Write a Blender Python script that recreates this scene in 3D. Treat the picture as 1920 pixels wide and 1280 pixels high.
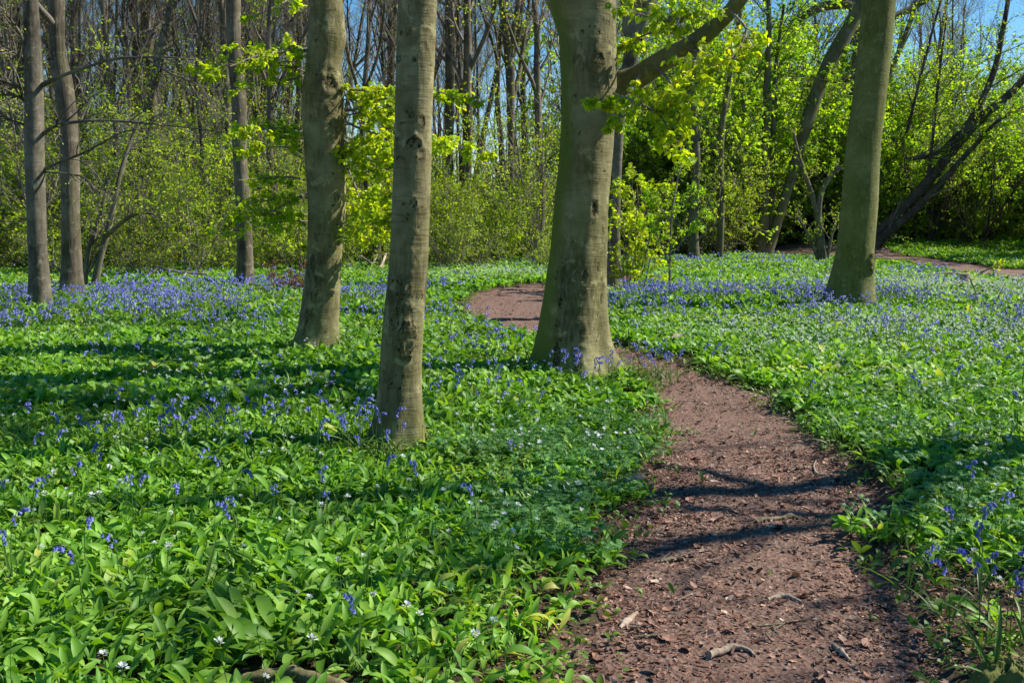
import bpy, math
import numpy as np
from mathutils import Vector

S = bpy.context.scene
for _o in list(bpy.data.objects):
    bpy.data.objects.remove(_o)
C = S.collection
rad = math.radians

# ------------------------------------------------------------------ camera, sky, sun, exposure
CAM_H, FPX, TILT = 1.60, 1867.0, rad(6.75)
cd = bpy.data.cameras.new("camera"); cd.sensor_width = 36.0; cd.lens = 35.0
cd.clip_start = 0.05; cd.clip_end = 2000
cam = bpy.data.objects.new("camera", cd); C.objects.link(cam)
cam.location = (0, 0, CAM_H); cam.rotation_euler = (rad(90) - TILT, 0, 0)
S.camera = cam

SUN_EL, SUN_AZ = rad(43), rad(13)          # azimuth measured from +x (picture right) towards +y (away)
sd = Vector((math.cos(SUN_EL) * math.cos(SUN_AZ), math.cos(SUN_EL) * math.sin(SUN_AZ), math.sin(SUN_EL)))
ld = bpy.data.lights.new("sun", 'SUN'); ld.energy = 5.0; ld.angle = rad(0.53); ld.color = (1.0, 0.94, 0.84)
sun = bpy.data.objects.new("sun", ld); C.objects.link(sun)
sun.rotation_euler = sd.to_track_quat('Z', 'Y').to_euler()
W = bpy.data.worlds.new("World"); S.world = W; W.use_nodes = True
wn = W.node_tree
sky = wn.nodes.new('ShaderNodeTexSky'); sky.sky_type = 'NISHITA'; sky.sun_disc = False
sky.sun_elevation = SUN_EL; sky.sun_rotation = rad(90) - SUN_AZ
sky.air_density = 1.0; sky.dust_density = 0.0; sky.ozone_density = 2.0; sky.altitude = 0
bg = wn.nodes["Background"]; bg.inputs[1].default_value = 0.088
hs = wn.nodes.new('ShaderNodeHueSaturation'); hs.inputs['Saturation'].default_value = 1.4
wn.links.new(sky.outputs[0], hs.inputs['Color']); wn.links.new(hs.outputs[0], bg.inputs[0])
S.view_settings.view_transform = 'Standard'; S.view_settings.look = 'None'
S.view_settings.exposure = 0.80; S.view_settings.gamma = 1.0; S.view_settings.use_curve_mapping = False
S.cycles.use_denoising = True
S.cycles.max_bounces = 6; S.cycles.diffuse_bounces = 3; S.cycles.glossy_bounces = 2
S.cycles.transmission_bounces = 3; S.cycles.transparent_max_bounces = 4
S.cycles.sample_clamp_indirect = 4.0

# ------------------------------------------------------------------ helpers
def rngof(s): return np.random.default_rng(s)
def ray(px, py):
    dx = (np.asarray(px, float) - 960) / FPX; dy = (640 - np.asarray(py, float)) / FPX
    return dx, math.cos(TILT) + dy * math.sin(TILT), -math.sin(TILT) + dy * math.cos(TILT)
def gp(px, py):                      # ground point seen at a photo pixel (survey of the place)
    x, y, z = ray(px, py); t = -CAM_H / z
    return np.array([x * t, y * t])
def wp(px, py, Y):                   # point at distance Y seen at a photo pixel
    x, y, z = ray(px, py); t = Y / y
    return np.array([x * t, Y, CAM_H + z * t])
def _hash(i, j, k, s):
    h = (i * 374761393 + j * 668265263 + k * 2147483647 + s * 1274126177) & 0xFFFFFFFF
    h = ((h ^ (h >> 13)) * 1274126177) & 0xFFFFFFFF
    h = (h ^ (h >> 16)) & 0xFFFFFF
    return h / float(0xFFFFFF)
def vn(p, s=0):                      # value noise, -1..1
    p = np.asarray(p, float)
    if p.shape[-1] == 2: p = np.concatenate([p, np.zeros(p.shape[:-1] + (1,))], -1)
    f = np.floor(p); i = f.astype(np.int64); w = p - f; w = w * w * (3 - 2 * w)
    r = 0
    for a in (0, 1):
        for b in (0, 1):
            for c in (0, 1):
                ww = (w[..., 0] if a else 1 - w[..., 0]) * (w[..., 1] if b else 1 - w[..., 1]) * (w[..., 2] if c else 1 - w[..., 2])
                r = r + ww * _hash(i[..., 0] + a, i[..., 1] + b, i[..., 2] + c, s)
    return r * 2 - 1
def fbm(p, s=0, o=3):
    p = np.asarray(p, float); r = 0; a = 1
    for k in range(o): r = r + a * vn(p * 2 ** k + 17.3 * k, s + k); a *= .5
    return r / 1.75
def catmull(P, n):
    P = np.asarray(P, float); m = len(P)
    Q = np.vstack([2 * P[0] - P[1], P, 2 * P[-1] - P[-2]])
    u = np.linspace(0, m - 1 - 1e-6, n); k = u.astype(int); t = (u - k)[:, None]
    a, b, c, d = Q[k], Q[k + 1], Q[k + 2], Q[k + 3]
    return .5 * (2 * b + (c - a) * t + (2 * a - 5 * b + 4 * c - d) * t ** 2 + (3 * b - a - 3 * c + d) * t ** 3)
def unit(v): return v / (np.linalg.norm(v, axis=-1, keepdims=True) + 1e-12)
def sstep(a, b, x):
    t = np.clip((x - a) / (b - a), 0, 1); return t * t * (3 - 2 * t)

class MB:                             # collects geometry with one colour-variation value per vertex
    def __init__(s): s.V = []; s.F = []; s.A = []; s.n = 0
    def add(s, V, F, a=0.5):
        V = np.asarray(V, np.float32).reshape(-1, 3)
        s.V.append(V); s.A.append(np.broadcast_to(np.asarray(a, np.float32), (len(V),)))
        for f in (F if isinstance(F, list) else [F]):
            if len(f): s.F.append(np.asarray(f, np.int64) + s.n)
        s.n += len(V)
    def build(s, name, mat, parent=None, origin=(0, 0, 0), smooth=True, attrs=None):
        V = np.concatenate(s.V) - np.asarray(origin, np.float32)
        me = bpy.data.meshes.new(name)
        me.vertices.add(len(V)); me.vertices.foreach_set('co', V.astype(np.float32).ravel())
        tot = sum(f.size for f in s.F); npoly = sum(len(f) for f in s.F)
        me.loops.add(tot); me.loops.foreach_set('vertex_index', np.concatenate([f.ravel() for f in s.F]).astype(np.int32))
        me.polygons.add(npoly)
        cnt = np.concatenate([np.full(len(f), f.shape[1]) for f in s.F])
        st = np.concatenate([[0], np.cumsum(cnt)[:-1]])
        me.polygons.foreach_set('loop_start', st.astype(np.int32))
        me.polygons.foreach_set('use_smooth', np.full(npoly, smooth, bool))
        me.update(calc_edges=True)
        at = me.attributes.new('v', 'FLOAT', 'POINT'); at.data.foreach_set('value', np.concatenate(s.A).astype(np.float32))
        for k, arr in (attrs or {}).items():
            at = me.attributes.new(k, 'FLOAT', 'POINT'); at.data.foreach_set('value', np.asarray(arr, np.float32))
        me.materials.append(mat)
        o = bpy.data.objects.new(name, me); C.objects.link(o)
        if parent is not None: o.parent = parent
        else: o.location = origin
        return o
def tag(o, label=None, cat=None, group=None, kind=None):
    for k, v in (('label', label), ('category', cat), ('group', group), ('kind', kind)):
        if v: o[k] = v
    return o
def thing(name, loc, label, cat, group=None, rz=0, sc=1):
    o = bpy.data.objects.new(name, None); C.objects.link(o); o.location = loc
    o.rotation_euler = (0, 0, rz); o.scale = (sc, sc, sc); o.empty_display_size = .2
    return tag(o, label, cat, group)
def dup(root, loc, rz, sc, label, cat, group):
    r = root.copy(); C.objects.link(r); r.location = loc; r.rotation_euler = (0, 0, rz)
    r.scale = sc if isinstance(sc, tuple) else (sc, sc, sc)
    tag(r, label, cat, group)
    for ch in list(root.children):
        c = ch.copy(); C.objects.link(c); c.parent = r
        for g in list(ch.children):
            d = g.copy(); C.objects.link(d); d.parent = c
    return r

def tubes(mb, P, R, k=4, a=None, cap=False):      # P (m,n,3)  R (m,n)
    P = np.asarray(P, float); R = np.asarray(R, float)
    if P.ndim == 2: P = P[None]; R = R[None]
    m, n, _ = P.shape
    T = unit(np.gradient(P, axis=1))
    md = unit(P[:, -1] - P[:, 0])
    ref = np.where(np.abs(md[:, 2:3]) < .8, np.array([[0, 0, 1.]]), np.array([[1., 0, 0]]))[:, None, :]
    U = unit(np.cross(T, np.broadcast_to(ref, T.shape))); Vv = np.cross(T, U)
    th = np.arange(k) * 2 * np.pi / k
    ring = P[:, :, None, :] + R[:, :, None, None] * (np.cos(th)[None, None, :, None] * U[:, :, None, :] + np.sin(th)[None, None, :, None] * Vv[:, :, None, :])
    idx = np.arange(m * n * k).reshape(m, n, k)
    A0 = idx[:, :-1, :]; B0 = idx[:, 1:, :]
    q = np.stack([A0, np.roll(A0, -1, 2), np.roll(B0, -1, 2), B0], -1).reshape(-1, 4)
    F = [q]
    if a is None: a = .5
    a = np.asarray(a, float)
    if a.ndim == 1 and len(a) == m: a = np.repeat(a, n * k)
    if cap and k > 2:
        extra = []
        for e in (0, -1):
            ii = idx[:, e, :]
            for j in range(1, k - 1): extra.append(np.stack([ii[:, 0], ii[:, j], ii[:, j + 1]], -1))
        F.append(np.concatenate(extra))
    mb.add(ring, F, a)

def inst(mb, T, F, pos, X, Y, Z, s, a):           # template T placed with axes X,Y,Z and scale s
    T = np.asarray(T, float); N = len(pos); k = len(T)
    s = np.broadcast_to(np.asarray(s, float), (N,))[:, None, None]
    V = pos[:, None, :] + s * (T[None, :, 0:1] * X[:, None, :] + T[None, :, 1:2] * Y[:, None, :] + T[None, :, 2:3] * Z[:, None, :])
    off = (np.arange(N) * k)[:, None, None]
    mb.add(V, [(np.asarray(f)[None] + off).reshape(-1, len(f[0])) for f in F], np.repeat(np.broadcast_to(a, (N,)), k))
def frames(az, tilt, roll):                       # Y axis = leaf direction, Z = leaf normal
    ca, sa = np.cos(az), np.sin(az); ct, st = np.cos(tilt), np.sin(tilt)
    Y = np.stack([ca * ct, sa * ct, st], -1); Zb = np.stack([-ca * st, -sa * st, ct], -1); X = np.cross(Y, Zb)
    cr, sr = np.cos(roll)[:, None], np.sin(roll)[:, None]
    return X * cr + Zb * sr, Y, Zb * cr - X * sr

# ------------------------------------------------------------------ materials
def nodes(name):
    m = bpy.data.materials.new(name); m.use_nodes = True
    nt = m.node_tree
    for n in list(nt.nodes): nt.nodes.remove(n)
    return m, nt, nt.nodes.new('ShaderNodeOutputMaterial')
def ramp(nt, fac, stops):
    r = nt.nodes.new('ShaderNodeValToRGB'); e = r.color_ramp.elements
    while len(e) < len(stops): e.new(.5)
    for k, (p, c) in enumerate(stops): e[k].position = p; e[k].color = (*c, 1)
    nt.links.new(fac, r.inputs[0]); return r.outputs[0]
def attr(nt, n): a = nt.nodes.new('ShaderNodeAttribute'); a.attribute_name = n; return a.outputs['Fac']
def noise(nt, scale, detail=4, rough=.55, vec=None, sc=None, dist=0):
    t = nt.nodes.new('ShaderNodeTexNoise'); t.inputs['Scale'].default_value = scale; t.inputs['Detail'].default_value = detail
    t.inputs['Roughness'].default_value = rough; t.inputs['Distortion'].default_value = dist
    tc = nt.nodes.new('ShaderNodeTexCoord').outputs['Object'] if vec is None else vec
    if sc:
        mp = nt.nodes.new('ShaderNodeMapping'); mp.inputs['Scale'].default_value = sc; nt.links.new(tc, mp.inputs[0]); tc = mp.outputs[0]
    nt.links.new(tc, t.inputs['Vector']); return t.outputs['Fac']
def mix(nt, f, a, b, mode='MIX'):
    m = nt.nodes.new('ShaderNodeMixRGB'); m.blend_type = mode
    for s, v in ((m.inputs[0], f), (m.inputs[1], a), (m.inputs[2], b)):
        if isinstance(v, (float, int)): s.default_value = v
        elif isinstance(v, tuple): s.default_value = (*v, 1)
        else: nt.links.new(v, s)
    return m.outputs[0]
def mrange(nt, v, a, b, c=0., d=1.):
    m = nt.nodes.new('ShaderNodeMapRange'); nt.links.new(v, m.inputs[0])
    for k, x in enumerate((a, b, c, d)): m.inputs[k + 1].default_value = x
    return m.outputs[0]
def bump(nt, h, s, d):
    b = nt.nodes.new('ShaderNodeBump'); b.inputs['Strength'].default_value = s; b.inputs['Distance'].default_value = d
    nt.links.new(h, b.inputs['Height']); return b.outputs[0]
def princ(nt, col, rough=.8, spec=.3, nor=None):
    p = nt.nodes.new('ShaderNodeBsdfPrincipled'); p.inputs['Roughness'].default_value = rough
    p.inputs['Specular IOR Level'].default_value = spec
    if isinstance(col, tuple): p.inputs['Base Color'].default_value = (*col, 1)
    else: nt.links.new(col, p.inputs['Base Color'])
    if nor is not None: nt.links.new(nor, p.inputs['Normal'])
    return p.outputs[0]
def leaf_mat(name, stops, trans=.42, tcol=(1.25, 1.35, .5), rough=.42, spec=.35, big=1.3, amt=.25):
    m, nt, out = nodes(name)
    col = ramp(nt, attr(nt, 'v'), stops)
    n = mrange(nt, noise(nt, big, 2), .3, .7, 1 - amt, 1 + amt)
    col = mix(nt, 1., col, mix(nt, 1., (1., 1., 1.), n, 'MULTIPLY'), 'MULTIPLY')
    t = nt.nodes.new('ShaderNodeBsdfTranslucent'); nt.links.new(mix(nt, 1., col, tcol, 'MULTIPLY'), t.inputs[0])
    mx = nt.nodes.new('ShaderNodeMixShader'); mx.inputs[0].default_value = trans
    nt.links.new(princ(nt, col, rough, spec), mx.inputs[1]); nt.links.new(t.outputs[0], mx.inputs[2])
    nt.links.new(mx.outputs[0], out.inputs[0]); return m
def bark_mat(name, dark, mid, light, moss=(.088, .102, .016), vert=False, bs=.5, rough=.85, mossy=True):
    m, nt, out = nodes(name)
    big = noise(nt, 1.3, 4, .6)
    fine = noise(nt, 22, 5, .65, sc=(1, 1, .28) if not vert else (1, 1, .12))
    wr = noise(nt, 9, 4, .6, sc=(.5, .5, 3.6) if not vert else (3.2, 3.2, .35), dist=.6)
    col = ramp(nt, big, [(.36, dark), (.5, mid), (.64, light)])
    col = mix(nt, mrange(nt, fine, .42, .66, .0, .5), col, light)
    col = mix(nt, mrange(nt, wr, .56, .66, 0., .32), col, tuple(c * .5 for c in dark))
    lich = noise(nt, 5.5, 5, .7, dist=.3)
    col = mix(nt, mrange(nt, lich, .56, .62, 0., .5), col, tuple(min(1, c * 1.45) for c in light))
    if mossy:
        col = mix(nt, attr(nt, 'moss'), col, mix(nt, noise(nt, 30, 4), moss, tuple(c * 1.7 for c in moss)))
        col = mix(nt, mrange(nt, attr(nt, 'scar'), .15, .6), col, mix(nt, mrange(nt, noise(nt, 45, 4), .42, .6), tuple(c * .22 for c in dark), mid))
    spk = noise(nt, 70, 3, .7)
    col = mix(nt, mrange(nt, spk, .60, .70, 0., .35), col, tuple(c * .45 for c in dark))
    h = mix(nt, .45, wr, fine)
    nt.links.new(princ(nt, col, rough, .2, bump(nt, h, bs, .02)), out.inputs[0]); return m

M = {}
M['beech'] = bark_mat('beech_bark', (.054, .046, .018), (.138, .118, .048), (.275, .245, .125), bs=.7)
M['beech_b'] = bark_mat('beech_bark_far', (.048, .040, .027), (.10, .086, .060), (.20, .175, .130), bs=.6)
M['oak'] = bark_mat('rough_bark', (.04, .033, .022), (.095, .078, .052), (.20, .165, .115), vert=True, bs=.9)
M['twig'] = bark_mat('twig_bark', (.085, .067, .052), (.16, .13, .105), (.28, .235, .195), mossy=False, bs=.2)
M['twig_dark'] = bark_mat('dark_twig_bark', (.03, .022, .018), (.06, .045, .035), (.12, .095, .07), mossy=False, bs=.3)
M['deadwood'] = bark_mat('dead_wood', (.16, .11, .075), (.28, .21, .15), (.45, .36, .27), vert=True, mossy=False, bs=.5)
M['garlic'] = leaf_mat('wild_garlic_leaf', [(0, (.065, .18, .018)), (.5, (.16, .35, .030)), (.94, (.30, .50, .07)), (1, (.44, .46, .08))], .42, (1.3, 1.25, .4), .5, .35)
M['anemone'] = leaf_mat('anemone_leaf', [(0, (.045, .14, .035)), (1, (.13, .29, .07))], .3, (1.1, 1.2, .5), .5, .25)
M['grass'] = leaf_mat('grass_blade', [(0, (.05, .13, .018)), (1, (.15, .24, .03))], .35, (1.2, 1.2, .4), .45, .3)
M['beechleaf'] = leaf_mat('beech_leaf', [(0, (.24, .38, .02)), (.6, (.42, .54, .02)), (1, (.62, .60, .02))], .62, (1.3, 1.3, .35), .42, .3)
M['shrubleaf'] = leaf_mat('shrub_leaf', [(0, (.15, .28, .02)), (.55, (.32, .46, .03)), (1, (.55, .60, .05))], .58, (1.3, 1.3, .35), .5, .2, .5, .3)
M['hawleaf'] = leaf_mat('hawthorn_leaf', [(0, (.12, .27, .018)), (.5, (.29, .46, .024)), (1, (.54, .60, .03))], .6, (1.2, 1.3, .35), .45, .25, .5, .35)
M['ivy'] = leaf_mat('ivy_leaf', [(0, (.015, .06, .010)), (1, (.05, .14, .015))], .25, (1.2, 1.3, .4), .3, .5)
M['litter'] = leaf_mat('fallen_leaf', [(0, (.055, .030, .020)), (.40, (.165, .080, .050)), (.75, (.32, .17, .11)), (.93, (.48, .30, .20)), (1, (.50, .40, .31))], .08, (1., .8, .6), .6, .25)
M['bracken'] = leaf_mat('dead_bracken', [(0, (.10, .035, .02)), (1, (.26, .12, .07))], .3, (1.1, .9, .6), .7, .1)
M['blue'] = leaf_mat('bluebell_petal', [(0, (.11, .12, .45)), (.6, (.23, .25, .66)), (1, (.38, .38, .80))], .42, (1., 1., 1.1), .5, .2)
M['white'] = leaf_mat('white_petal', [(0, (.55, .58, .55)), (1, (.8, .82, .8))], .35, (1, 1, 1), .6, .2, amt=.05)
M['yellow'] = leaf_mat('yellow_petal', [(0, (.7, .45, .02)), (1, (.8, .55, .02))], .3, (1, 1, .5), .5, .2, amt=.05)
M['stalk'] = leaf_mat('flower_stalk', [(0, (.06, .14, .03)), (1, (.12, .22, .05))], .2, (1.1, 1.2, .5), .4, .3)

def soil_mat():
    m, nt, out = nodes('woodland_soil')
    n1 = noise(nt, 3, 6, .65); n2 = noise(nt, 40, 5, .7)
    col = ramp(nt, n2, [(.3, (.035, .022, .014)), (.5, (.085, .055, .038)), (.7, (.16, .11, .08))])
    col = mix(nt, mrange(nt, n1, .4, .6, .0, .25), col, (.035, .05, .015))
    nt.links.new(princ(nt, col, .95, .1, bump(nt, n2, .8, .03)), out.inputs[0]); return m
def path_mat():
    m, nt, out = nodes('trodden_earth')
    n1 = noise(nt, 1.1, 5, .6); n2 = noise(nt, 55, 6, .75); n3 = noise(nt, 9, 4, .6)
    v = nt.nodes.new('ShaderNodeTexVoronoi'); v.inputs['Scale'].default_value = 48; v.inputs['Randomness'].default_value = 1
    tc = nt.nodes.new('ShaderNodeTexCoord'); nt.links.new(tc.outputs['Object'], v.inputs['Vector'])
    col = ramp(nt, n2, [(.28, (.045, .028, .020)), (.48, (.15, .080, .055)), (.64, (.27, .152, .105)), (.8, (.39, .25, .18))])
    col = mix(nt, mrange(nt, n3, .35, .65, 0., .5), col, (.20, .135, .105))
    vc = nt.nodes.new('ShaderNodeSeparateColor'); nt.links.new(v.outputs['Color'], vc.inputs[0])
    chips = ramp(nt, vc.outputs[0], [(0, (.05, .03, .02)), (.5, (.14, .09, .065)), (.85, (.24, .165, .125)), (1, (.38, .29, .23))])
    col = mix(nt, mrange(nt, n1, .3, .7, .1, .6), col, chips)
    h = mix(nt, .5, n2, v.outputs['Distance'])
    nt.links.new(princ(nt, col, .9, .2, bump(nt, h, .9, .02)), out.inputs[0]); return m
M['soil'] = soil_mat(); M['path'] = path_mat()

# ------------------------------------------------------------------ paths and ground
SEC = [((880, 1500), (2010, 1500)), ((990, 1290), (1830, 1290)), ((1062, 1180), (1755, 1180)), ((1118, 1080), (1680, 1080)), ((1150, 1000), (1650, 1000)),
       ((1180, 940), (1650, 940)), ((1222, 880), (1600, 880)), ((1238, 820), (1555, 820)), ((1228, 760), (1495, 762)), ((1212, 720), (1430, 722)),
       ((1180, 690), (1330, 692)), ((1100, 662), (1225, 662)), ((1010, 645), (1150, 640)), ((935, 622), (1085, 618)),
       ((884, 602), (1050, 602)), ((866, 582), (1042, 588)), ((880, 560), (1058, 577)), ((935, 544), (1085, 567)), ((1025, 533), (1120, 556)),
       ((1110, 524), (1165, 540)), ((1180, 512), (1220, 524))]
SEC2 = [((1480, 466), (1400, 482)), ((1560, 471), (1540, 485)), ((1650, 476), (1640, 490)), ((1760, 487), (1720, 501)), ((1860, 499), (1810, 515)), ((1950, 508), (1910, 528)), ((2060, 518), (2040, 548))]
def strip(sec, n):
    L = catmull([gp(*a) for a, b in sec], n); R = catmull([gp(*b) for a, b in sec], n)
    return L, R
PL, PR = strip(SEC, 140); QL, QR = strip(SEC2, 60)
def wob(A, s, amp):
    return A + amp * np.stack([vn(A * 1.6, s), vn(A * 1.6, s + 9)], -1) + amp * .6 * np.stack([vn(A * 4.5, s + 3), vn(A * 4.5, s + 5)], -1)
PL = wob(PL - [.05, 0], 1, .12); PR = wob(PR + [.05, 0], 2, .13); QL = wob(QL, 3, .2); QR = wob(QR, 4, .2)
POLY = [np.vstack([PL, PR[::-1]]), np.vstack([QL, QR[::-1]])]
def pdist(xy):                                     # signed distance to the nearest path edge, negative on a path
    xy = np.asarray(xy, float); sh = xy.shape[:-1]; p = xy.reshape(-1, 2)
    out = np.full(len(p), 1e3)
    for poly in POLY:
        lo, hi = poly.min(0) - 1.5, poly.max(0) + 1.5
        sel = np.where(((p > lo) & (p < hi)).all(1))[0]
        for ch in np.array_split(sel, max(1, len(sel) // 20000)):
            if not len(ch): continue
            q = p[ch][:, None]; a = poly[None]; b = np.roll(poly, -1, 0)[None]
            d = b - a; t = np.clip(((q - a) * d).sum(-1) / ((d * d).sum(-1) + 1e-9), 0, 1)
            dist = np.linalg.norm(q - a - t[..., None] * d, axis=-1).min(1)
            cr = ((a[..., 1] > q[..., 1]) != (b[..., 1] > q[..., 1])) & (q[..., 0] < (b[..., 0] - a[..., 0]) * (q[..., 1] - a[..., 1]) / (b[..., 1] - a[..., 1] + 1e-12) + a[..., 0])
            out[ch] = np.minimum(out[ch], np.where(cr.sum(1) % 2 == 1, -dist, dist))
    return out.reshape(sh)
def base_h(xy):
    xy = np.asarray(xy, float)
    return .05 * vn(xy / 3.1, 11) + .03 * vn(xy / .9, 12) + .75 * sstep(48.5, 58, xy[..., 1] - .25 * (xy[..., 0] - 20)) * sstep(12, 20, xy[..., 0]) * sstep(140, 90, xy[..., 1])
def gh(xy): return base_h(xy) + .012
def path_h(xy): return base_h(xy) - .035 + .012 * vn(np.asarray(xy) * 5, 13)

def build_ground():
    u = np.linspace(-1, 1, 420); sx = 4 * np.sinh(5.1 * u); sy = 9 + 4 * np.sinh(5.1 * u)
    X, Y = np.meshgrid(sx, sy, indexing='ij'); xy = np.stack([X, Y], -1)
    d = pdist(xy); near = np.exp(-(Y / 150) ** 2)
    Z = base_h(xy) * near + .02 * vn(xy * 3, 15) * near - .085 * sstep(.02, -.14, d)
    mb = MB(); idx = np.arange(X.size).reshape(X.shape)
    q = np.stack([idx[:-1, :-1], idx[1:, :-1], idx[1:, 1:], idx[:-1, 1:]], -1).reshape(-1, 4)
    mb.add(np.stack([X, Y, Z], -1), q)
    tag(mb.build('ground', M['soil']), kind='structure')
    for nm, L, R, w, lab in (('path', PL, PR, 50, None), ('path', QL, QR, 14, None)):
        s = np.linspace(-.06, 1.06, w)[None, :, None]
        P = L[:, None] * (1 - s) + R[:, None] * s
        Z = path_h(P) + .010 * vn(P * 14, 14)
        mb = MB(); idx = np.arange(P.shape[0] * w).reshape(P.shape[0], w)
        q = np.stack([idx[:-1, :-1], idx[:-1, 1:], idx[1:, 1:], idx[1:, :-1]], -1).reshape(-1, 4)
        mb.add(np.concatenate([P, Z[..., None]], -1), q)
        tag(mb.build(nm, M['path']), kind='structure')
build_ground()

# ------------------------------------------------------------------ hero trunks traced in metres
BASES = {}
class Trunk: pass
def hero_trunk(rows, base_row, top_z, k=72, dz=.03, seed=0, knots=(), flute=.10, rough=.012, moss_side=None, mossy=.25, extra=0):
    """rows: (row, left, right) of the outline; gives a closed trunk surface of real size."""
    xb = (rows[-1][1] + rows[-1][2]) / 2
    gx, gy = gp(xb, base_row); Y = gy
    cx, cr, cz = [], [], []
    for r, l, rr in rows:
        a = wp(l, r, Y); b = wp(rr, r, Y)
        cx.append((a[0] + b[0]) / 2); cr.append((b[0] - a[0]) / 2 * .985); cz.append(a[2])
    o = np.argsort(cz); cz = np.array(cz)[o]; cx = np.array(cx)[o]; cr = np.array(cr)[o]
    z0 = -.12
    zz = np.arange(z0, top_z, dz)
    # smooth interpolation
    def ip(z, v):
        s = catmull(np.stack([cz, v], -1), 400); return np.interp(z, s[:, 0], s[:, 1])
    sl = (cx[-1] - cx[-3]) / (cz[-1] - cz[-3]) if len(cz) > 3 else 0
    X = np.where(zz <= cz[-1], ip(zz, cx), cx[-1] + sl * .6 * (zz - cz[-1]) + .15 * vn(np.stack([zz / 2.2, zz * 0 + seed], -1), 5) * sstep(cz[-1], cz[-1] + 3, zz))
    X = np.where(zz < cz[0], cx[0], X)
    R = np.where(zz <= cz[-1], ip(zz, cr), cr[-1] * np.maximum(.28, 1 - .72 * (zz - cz[-1]) / max(.1, top_z - cz[-1])))
    R = np.where(zz < cz[0], cr[0] * (1 + .25 * (cz[0] - zz)), R)
    Yc = Y + .10 * vn(np.stack([zz / 1.8, zz * 0 + seed + 3], -1), 6) * sstep(0, 1.5, zz) * (R.mean() / .3)
    th = np.linspace(0, 2 * np.pi, k, endpoint=False)
    ZZ, TH = np.meshgrid(zz, th, indexing='ij')
    rg = rngof(seed + 100)
    p3 = np.stack([np.cos(TH) * 1.1, np.sin(TH) * 1.1, ZZ * .5], -1)
    f = 1 + .035 * vn(p3 * 1.3 + seed * 7, 21) + .012 * vn(np.stack([np.cos(TH) * 4, np.sin(TH) * 4, ZZ * 2.2], -1) + seed, 22)
    fl = np.exp(-np.clip(ZZ, 0, None) / (R[0] * 1.1 + .12))
    ph = rg.uniform(0, 6.28, 3)
    f += flute * fl * (np.cos(4 * TH + ph[0]) * .6 + np.cos(7 * TH + ph[1]) * .4 + .5 * np.cos(3 * TH + ph[2]))
    f += .34 * np.exp(-np.clip(ZZ, 0, None) / .19) * (.5 + .5 * np.cos(5 * TH + ph[1]) * .6 + .3 * np.cos(2 * TH + ph[0]))
    f += .0022 * vn(np.stack([np.cos(TH) * 3.5, np.sin(TH) * 3.5, ZZ * 24], -1) + seed * 3, 23)
    f += rough * fbm(np.stack([np.cos(TH) * 5, np.sin(TH) * 5, ZZ * 7], -1) + seed * 5, 24)
    scar = np.zeros_like(f); D = np.zeros_like(f)
    knots = list(knots)
    for _ in range(extra):
        w_ = rg.random(); r_ = rows[int(rg.integers(2, len(rows) - 1))]
        kk = (rg.uniform(rows[0][0] + 10, rows[-1][0] - 10),) ; li = np.interp(kk[0], [q[0] for q in rows], [q[1] for q in rows]); ri = np.interp(kk[0], [q[0] for q in rows], [q[2] for q in rows])
        knots.append((kk[0], li + (ri - li) * rg.uniform(.08, .92), 0, rg.uniform(.008, .03), rg.uniform(.012, .04), rg.uniform(.006, .014), 'ring' if w_ < .35 else ('flake' if w_ < .75 else 'brow')))
    for (kr, kc, ang, hgt, wid, amp, kind) in knots:      # kr row, kc column of knot in photo
        zk = wp(kc, kr, Y)[2]
        xk = wp(kc, kr, Y)[0]; i = int(np.clip((zk - z0) / dz, 0, len(zz) - 1))
        t0 = -math.acos(np.clip((xk - X[i]) / R[i], -.97, .97))
        du = ((TH - t0 + np.pi) % (2 * np.pi) - np.pi) * R[i]
        if kind == 'ring':
            q = np.sqrt((du / wid) ** 2 + ((ZZ - zk) / hgt) ** 2)
            q = q * (1 + .25 * vn(np.stack([du * 25, ZZ * 25], -1), 31))
            D += .45 * amp * np.exp(-((q - 1) / .22) ** 2) + .35 * amp * np.exp(-(q / .5) ** 2) * vn(np.stack([du * 60, ZZ * 60], -1), 36)
            scar += .8 * np.exp(-((q - .75) / .2) ** 2) + .3 * np.exp(-(q / .4) ** 2)
        elif kind == 'brow':
            q = (ZZ - zk) + 1.2 * du ** 2 / wid
            e = np.exp(-(q / hgt) ** 2) * np.exp(-(du / wid) ** 2) * (1 + .6 * vn(np.stack([du * 40, ZZ * 40], -1), 37))
            D += .5 * amp * e; scar += .25 * np.exp(-((q + hgt) / hgt / .5) ** 2) * np.exp(-(du / wid) ** 2)
        elif kind == 'canker':
            nz = vn(np.stack([du * 30, ZZ * 22], -1), 33)
            q = np.sqrt((du / wid) ** 2 + ((ZZ - zk) / hgt) ** 2) + .25 * nz
            e = sstep(1.1, .75, q)
            D += amp * e * (.7 + .8 * vn(np.stack([du * 45, ZZ * 35], -1), 34)) + amp * .8 * np.exp(-((q - 1) / .12) ** 2)
            scar += .75 * np.exp(-((q - 1.02) / .13) ** 2) + .35 * e * (nz > .1)
        elif kind == 'flake':
            q = np.sqrt((du / wid) ** 2 + ((ZZ - zk) / hgt) ** 2) + .35 * vn(np.stack([du * 50, ZZ * 40], -1), 35)
            e = sstep(1.0, .6, q); D -= .45 * amp * e - .35 * amp * np.exp(-((q - 1.1) / .15) ** 2); scar += .8 * sstep(1., .4, q)
    rr = R[:, None] * f + D
    V = np.stack([X[:, None] + rr * np.cos(TH), Yc[:, None] + rr * np.sin(TH), ZZ + base_h((X[0], Y)) * 1.0], -1)
    mb = MB(); idx = np.arange(V.shape[0] * k).reshape(V.shape[0], k)
    A0 = idx[:-1]; B0 = idx[1:]
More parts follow.
